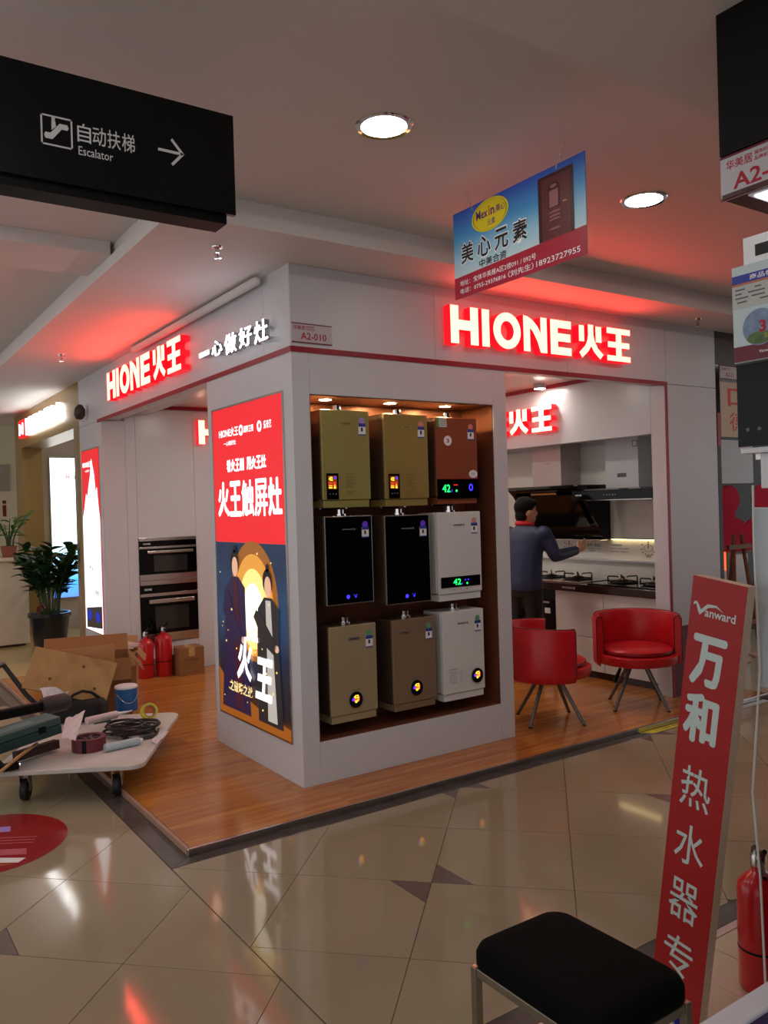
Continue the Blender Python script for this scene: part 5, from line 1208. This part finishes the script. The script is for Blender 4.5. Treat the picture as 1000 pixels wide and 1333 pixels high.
# yellow caution strip on the dark border
t = thing('caution_strip', 'yellow caution strip stuck along the dark border stone', 'sticker', (4.85, 3.65, 0))
MB().prism([(4.63, 3.615), (5.10, 3.615), (5.10, 3.678), (4.56, 3.678)], .001, Matrix.Translation((0, 0, .0003))).build('tape', mat('yellow_strip', (216, 208, 40), .45, noise=(8, .05)), t)
me = text_mesh('小心台阶 注意安全', .36, .032, .004); me.materials.append(M_inkg); me.transform(Matrix.Translation((4.68, 3.630, .0018))); link('lettering', me, t)
# ================================================================ shop next door to the right
M_warmtint = mat('warm_tinted_board', (206, 180, 158), .45, noise=(3, .04))  # white board; the warm pinkish light is put into its base colour
wn = struct(box('wall_next', M_darkbr, 6.146, 9.5, Y0 + .002, 4.30, 2.70, 2.979))
box('board', M_warmtint, 6.20, 7.6, Y0 - .004, Y0 + .0015, 2.10, 2.56, wn)
box('post', M_black, 6.146, 6.196, Y0, 4.22, .02, 2.699, wn); box('red_strip', M_redtrim, 6.148, 6.19, Y0 - .006, Y0 - .0005, 2.02, 2.30, wn)
M_redl = mat('bright_red_letter', (214, 20, 40), .4, noise=(5, .04))
text('lettering', '口', M_redl, (6.30, Y0 - .0045, 2.36), (0, -1, 0), .34, .15, wn, .01); text('lettering', '德', M_redl, (6.32, Y0 - .0045, 2.15), (0, -1, 0), .26, .16, wn, .0)
number_plate('pale number plate on the dark fascia beyond the grey pier', (6.20, Y0 - .002, 2.585), (0, -1, 0), .26, .112, 'A2-11', (.28, .72))
t = thing('display_cabinet', 'tall black display cabinet with a white door in the next shop', 'cabinet', (7.0, 5.1, .02))
box('carcass', M_black, 6.55, 10.5, 5.6, 5.9, .02, 2.85, t, .004); box('white_panel', M_inwhite, 8.42, 9.1, 5.585, 5.599, 1.75, 2.25, t); box('light', E_blue, 8.30, 8.33, 5.59, 5.5995, 2.02, 2.08, t)
M_pink = mat('red_acrylic', (240, 60, 90), .4, noise=(3, .05))
def bust(x, y, label, s=1.0):
    t = thing('bust_panel', label, 'display figure', (x, y, .02), math.radians(-34), 'red figure-shaped panels in the next shop')
    o = [(-.17, .0), (.17, .0), (.18, .22), (.14, .29), (.06, .33), (.055, .38)] + ellipse(0, .50, .105, .14, 20, math.radians(-62), math.radians(242)) + [(-.055, .38), (-.06, .33), (-.14, .29), (-.18, .22)]
    MB().prism([(a * s, b * s) for a, b in o], .03, Matrix.Translation((0, 0, 1.05)) @ orient((0, -1, 0))).build('figure', M_pink, t, .004, local=True)
    box('stand', M_warmtint, -.02, .02, -.02, .02, .01, 1.05, t, 0, True); box('foot', M_warmtint, -.14, .14, -.12, .12, 0, .012, t, 0, True)
bust(7.15, 4.66, 'bright red figure-shaped panel behind the brown easel'); bust(7.62, 4.60, 'bright red oval-headed panel beside the pale board')
t = thing('easel', 'brown wooden easel before the red figure-shaped panel', 'easel', (6.9, 4.4, .02))
M_easel = wood_mat('easel_wood', (120, 66, 40), (150, 90, 56), 'z', .5, .08)
for a, b in (((6.72, 4.34, .02), (6.86, 4.42, 1.25)), ((7.14, 4.34, .02), (6.98, 4.42, 1.25)), ((6.93, 4.62, .02), (6.92, 4.45, 1.22))): MB().tube([a, b], .018, 6).build('leg', M_easel, t)
MB().box(6.70, 7.16, 4.36, 4.39, 1.12, 1.16).build('rail', M_easel, t); MB().box(6.72, 7.14, 4.345, 4.375, .42, .46).build('rail', M_easel, t)
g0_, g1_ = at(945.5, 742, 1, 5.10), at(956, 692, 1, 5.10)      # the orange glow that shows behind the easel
t = thing('low_cabinet', 'white low cabinet glowing red at its edge behind the easel', 'cabinet', (7.3, 5.3, .02))
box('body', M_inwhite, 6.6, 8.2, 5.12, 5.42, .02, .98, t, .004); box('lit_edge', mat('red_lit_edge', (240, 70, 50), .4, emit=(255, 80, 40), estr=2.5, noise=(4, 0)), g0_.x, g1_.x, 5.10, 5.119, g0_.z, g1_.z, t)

# ================================================================ shop opposite, at its corner
wo = struct(box('wall_opposite', M_blackm, 2.15, 4.6, -2.0, 1.397, 2.574, 2.979))
box('underside', mat('dark_red_wood', (74, 28, 26), .35, noise=(8, .15)), 2.15, 4.6, -2.0, 1.392, 2.4495, 2.462, wo)
box('core', M_blackm, 2.165, 4.6, -2.0, 1.380, 2.4625, 2.573, wo)
number_plate('large grey and maroon number plate under the black fascia', (2.1645, 1.401, 2.4485), (-1, 0, 0), .30, .124, 'A2-', (.13, .49), (.06, .33, .35, .52))
t = thing('light_panel', 'white fluorescent panel under the black fascia', 'light', (2.42, 1.15, 2.445))
lp_ = at(977, 254, 2, 2.441); lp_.x = max(lp_.x, 2.185)      # the corner of the panel that shows under the fascia
box('frame', M_ink, lp_.x - .012, lp_.x + .40, .72, lp_.y + .012, 2.4442, 2.4492, t); box('diffuser', mat('fluorescent_diffuser', (255, 255, 255), .4, emit=(244, 248, 255), estr=5, noise=(4, 0)), lp_.x, lp_.x + .388, .735, lp_.y, 2.4402, 2.444, t)
struct(box('wall_opposite_post', mat('magenta_post', (176, 40, 70), .4, noise=(4, .08)), 2.40, 2.44, 1.30, 1.385, .0, 2.448))
struct(box('wall_opposite_back', M_blackm, 2.445, 2.50, -1.5, 1.299, .0, 2.448))
struct(box('wall_unseen_rear', mat('unseen_dark_wall', (70, 64, 62), .7, noise=(2, .1)), 1.4, 12, -1.6, -1.52, .0, 2.975))  # unseen dark wall added to darken reflections in the black glass
# display panel with adverts
XP = 2.20
def xz(px, py): p = at(px, py, 0, XP); return p.y, p.z
t = thing('poster_board', 'pale advert panel with a round picture and maroon band above the black hood', 'poster', (XP, 1.30, 2.0))
yl = 1.400
box('board', mat('pale_blue_board', (196, 212, 216), .4, noise=(3, .02)), XP, XP + .012, 1.02, yl, 1.985, 2.262, t)
box('blue_band', mat('ad_blue', (40, 60, 160), .4, noise=(9, .05)), XP - .0012, XP - .0003, 1.02, yl, 2.212, 2.236, t); box('orange_line', mat('ad_orange', (200, 110, 80), .4, noise=(9, .05)), XP - .0012, XP - .0003, 1.02, yl, 2.206, 2.2115, t)
box('form', mat('form_grey', (188, 190, 186), .5, noise=(6, .03)), XP - .0012, XP - .0003, 1.02, yl, 2.140, 2.2055, t)
for k, (a, w) in enumerate(((.01, .03), (.07, .02), (.01, .02), (.05, .05), (.01, .04), (.06, .04), (.015, .03), (.085, .03))): box('print_line', M_inkg, XP - .002, XP - .0013, yl - a - w, yl - a, 2.192 - .012 * (k // 2), 2.196 - .012 * (k // 2), t)
text('lettering', '商品标价签', M_ink, (XP - .0016, yl - .055, 2.216), (-1, 0, 0), .12, .016, t, .01)
flat('round_picture', mat('ad_round', (120, 140, 170), .4, noise=(30, .4)), ellipse(0, 0, .052, .052, 28), (XP - .0003, yl - .082, 2.078), (-1, 0, 0), .0012, t)
flat('round_scene', mat('ad_green', (84, 110, 60), .4, noise=(40, .4)), ellipse(0, 0, .040, .018, 20), (XP - .0012, yl - .082, 2.048), (-1, 0, 0), .0004, t)
text('lettering', '3', M_inkr, (XP - .0018, yl - .080, 2.062), (-1, 0, 0), .022, .034, t, .04); text('lettering', '只换不修', mat('ad_yellow', (200, 180, 50), .4, noise=(9, .05)), (XP - .0018, yl - .095, 2.044), (-1, 0, 0), .045, .014, t, .01)
box('maroon_band', mat('ad_maroon', (104, 24, 44), .4, noise=(6, .05)), XP - .0012, XP - .0003, 1.02, yl, 1.987, 2.031, t); text('lettering', 'Vanward 万和', M_ink, (XP - .0016, yl - .078, 2.004), (-1, 0, 0), .07, .011, t, .01)
box('top_board', M_ink, XP + .02, XP + .03, 1.02, 1.375, 2.268, 2.345, t); box('top_picture', M_inkb, XP + .0185, XP + .0197, 1.02, 1.338, 2.285, 2.318, t)
t = thing('range_hood', 'black glass range hood under the pale advert panel', 'range hood', (2.32, 1.2, 1.74))
box('glass', M_black, XP - .004, XP + .002, .80, 1.392, 1.742, 1.978, t, .001); box('body', M_blackm, XP + .003, XP + .24, .82, 1.38, 1.75, 1.975, t, .006)
for k in range(3): flat('emblem', M_inkg, ellipse(0, 0, .006, .006, 10), (XP - .0043, 1.36 - .035 * k, 1.79), (-1, 0, 0), .0006, t)
t = thing('shelf_panel', 'white shelf boards below the black range hood', 'shelf', (2.35, 1.2, 1.55))
box('shelf', M_inwhite, XP + .0, XP + .24, .80, 1.388, 1.722, 1.738, t, .002); box('back_board', M_inwhite, XP + .19, XP + .20, .85, 1.36, 1.50, 1.721, t); box('hanging_box', M_inwhite, XP + .02, XP + .12, 1.18, 1.34, 1.62, 1.7215, t, .003); box('bracket', M_steel, XP + .05, XP + .09, 1.352, 1.372, 1.705, 1.7215, t)
t = thing('grey_board', 'pale grey upright display board on a black pedestal', 'display board', (2.3, 1.1, 0))
box('board', mat('pale_grey_board', (176, 186, 192), .45, noise=(2, .03)), XP, XP + .03, .85, 1.355, 1.05, 1.566, t, .004); box('pedestal', M_blackm, XP + .031, XP + .20, .85, 1.335, .02, 1.05, t, .004); box('foot', M_blackm, XP + .01, XP + .22, .83, 1.345, .0, .019, t)
box('grey_front', mat('grey_pedestal_front', (132, 136, 140), .4, noise=(3, .04)), XP + .018, XP + .0305, .85, 1.30, .10, 1.02, t)
cp_ = [V((XP - .012, 1.345, 1.63)), V((XP - .014, 1.345, 1.45)), V((XP - .010, 1.340, 1.1)), V((XP - .02, 1.352, .9)), V((XP - .03, 1.36, .75)), V((XP - .015, 1.352, .5)), V((XP - .02, 1.342, .2)), V((XP - .03, 1.34, .01))]
tag(MB().tube(cp_, .0035, 6).build('white_cable', mat('white_cable', (206, 204, 198), .5, noise=(6, .03)), None, smooth=True), 'thin white cable hanging down in front of the grey board', 'cable')
# leaning red standee: red printed face, pale core
XS = 2.10
tilt = math.radians(8.4)
t = thing('standee', 'tall narrow red leaning sign board with white Chinese lettering', 'sign', (XS, 1.60, 0))
SWd, SHt = .173, 1.36
# reader axes on the leaning face: right = -y side, up leans towards -y
rv = V((0, -math.cos(tilt), -math.sin(tilt))); uv = V((0, -math.sin(tilt), math.cos(tilt))); nv = V((-1, 0, 0))
org = V((XS, 1.683, math.sin(tilt) * SWd + .002))
MS = Matrix((rv.to_4d(), uv.to_4d(), nv.to_4d(), (0, 0, 0, 1))).transposed()
for i in range(3): MS[3][i] = 0
MS[3][3] = 1; MS.translation = org
MB().box(0, SWd, 0, SHt, -.040, -.001, MS).build('core', mat('pale_foam_core', (200, 170, 148), .7, noise=(6, .05)), t, .002)
MB().box(0, SWd, 0, SHt, -.0008, .0006, MS).build('printed_face', mat('standee_red', (158, 10, 16), .4, noise=(3, .03)), t)
M_sil = mat('silver_white_print', (190, 206, 204), .35, noise=(9, .03))
def stx(body, x, y, w, h, bold): 
    me = text_mesh(body, w, h, bold); me.materials.append(M_sil); me.transform(MS @ Matrix.Translation((x, y, .0012))); link('lettering', me, t)
U = SHt
stx('anward', .050, U - .112, .098, .026, .018)
sw = [(.010, .030), (.020, .034), (.027, .014), (.034, .004), (.060, .030), (.085, .036), (.108, .026), (.085, .042), (.056, .040), (.036, .020), (.028, .034), (.020, .042), (.012, .040)]
MB().prism([(x, U - .115 + y) for x, y in sw], .0006, MS @ Matrix.Translation((0, 0, .0008))).build('swoosh', M_sil, t)
for ch, x_, y_ in (('万', .020, U - .318), ('和', .016, U - .492)):
    me = thick_text(ch, .112, .152, .0055); me.materials.append(M_sil); me.transform(MS @ Matrix.Translation((x_, y_, .0012))); link('lettering', me, t)
for k, ch in enumerate('热水器专卖'): stx(ch, .030, U - .69 - .178 * k, .100, .125, .004)
# extinguisher by the opposite shop
extinguisher('red fire extinguisher standing by the leaning red sign board', (2.47, 1.535, .002), .068, .40, math.radians(40))

# ================================================================ foreground: stool and table corner
t = thing('stool', 'black padded stool with a steel tube frame in the foreground', 'stool', (1.52, 1.45, 0))
x0, x1, y0, y1 = 1.362, 1.690, 1.225, 1.672
mb = MB(); n = 10
def srect(r, z, n=8, ins=0.0):
    out = []
    for cx_, cy_, a0 in ((x1 - ins - r, y1 - ins - r, 0), (x0 + ins + r, y1 - ins - r, 90), (x0 + ins + r, y0 + ins + r, 180), (x1 - ins - r, y0 + ins + r, 270)):
        for k in range(n): a = math.radians(a0 + 90 * k / (n - 1)); out.append(V((cx_ + r * math.cos(a), cy_ + r * math.sin(a), z)))
    return out
rings = [srect(.05, .393, ins=.004), srect(.05, .400), srect(.05, .430), srect(.052, .446, ins=.006), srect(.055, .458, ins=.022), srect(.06, .463, ins=.055)]
k = len(rings[0]); fs = []
for j in range(len(rings) - 1): fs += [(j * k + i, j * k + (i + 1) % k, (j + 1) * k + (i + 1) % k, (j + 1) * k + i) for i in range(k)]
fs += [tuple(range(k - 1, -1, -1)), tuple((len(rings) - 1) * k + i for i in range(k))]
MB().add([v for r_ in rings for v in r_], fs).build('cushion', mat('black_fabric', (9, 9, 10), .9, noise=(80, .25), bump=.15, spec=.1), t, smooth=True)
M_bras = mat('worn_steel_tube', (150, 142, 128), .3, .85, noise=(8, .08))
for a, b in ((x0, y0), (x1, y0), (x0, y1), (x1, y1)):
    sx = 1 if a == x0 else -1; sy = 1 if b == y0 else -1; c = V((a + .014 * sx, b + .014 * sy, 0))
    box('leg', M_bras, c.x - .011, c.x + .011, c.y - .011, c.y + .011, .008, .390, t, .002); box('foot_cap', M_blackm, c.x - .013, c.x + .013, c.y - .013, c.y + .013, 0, .0078, t)
for a in (x0 + .014, x1 - .014): box('rail', M_bras, a - .010, a + .010, y0 + .027, y1 - .027, .368, .391, t, .002)
for b in (y0 + .014, y1 - .014): box('rail', M_bras, x0 + .027, x1 - .027, b - .010, b + .010, .368, .391, t, .002)
MB().tube([V((x1 - .004, y0 + .06, .385)), V((x1 + .004, y0 + .05, .34)), V((x1 + .002, y0 + .035, .29)), V((x1 + .008, y0 + .03, .25))], [.012, .020, .016, .006], 7).build('blue_wrap', mat('blue_plastic_wrap', (40, 44, 190), .25, noise=(30, .3)), t, smooth=True)
t = thing('table', 'white-edged table corner with a dark blue top in the foreground', 'table', (1.6, .55, 0))
M_tw = mat('white_table_edge', (196, 196, 204), .35, noise=(4, .03)); zt = .75
box('top', mat('dark_blue_top', (16, 18, 70), .12, noise=(5, .15)), 1.09, 2.06, .245, .775, zt - .03, zt - .004, t)
box('edge', M_tw, 1.05, 2.10, .776, .822, zt - .045, zt, t, .004); box('edge', M_tw, 1.05, 2.10, .20, .244, zt - .045, zt, t, .004); box('edge', M_tw, 1.05, 1.089, .2445, .7755, zt - .045, zt, t, .004); box('edge', M_tw, 2.061, 2.10, .2445, .7755, zt - .045, zt, t, .004)
for a in (1.09, 2.06):
    for b in (.24, .78): box('leg', M_tw, a - .018, a + .018, b - .018, b + .018, 0, zt - .046, t, .003)
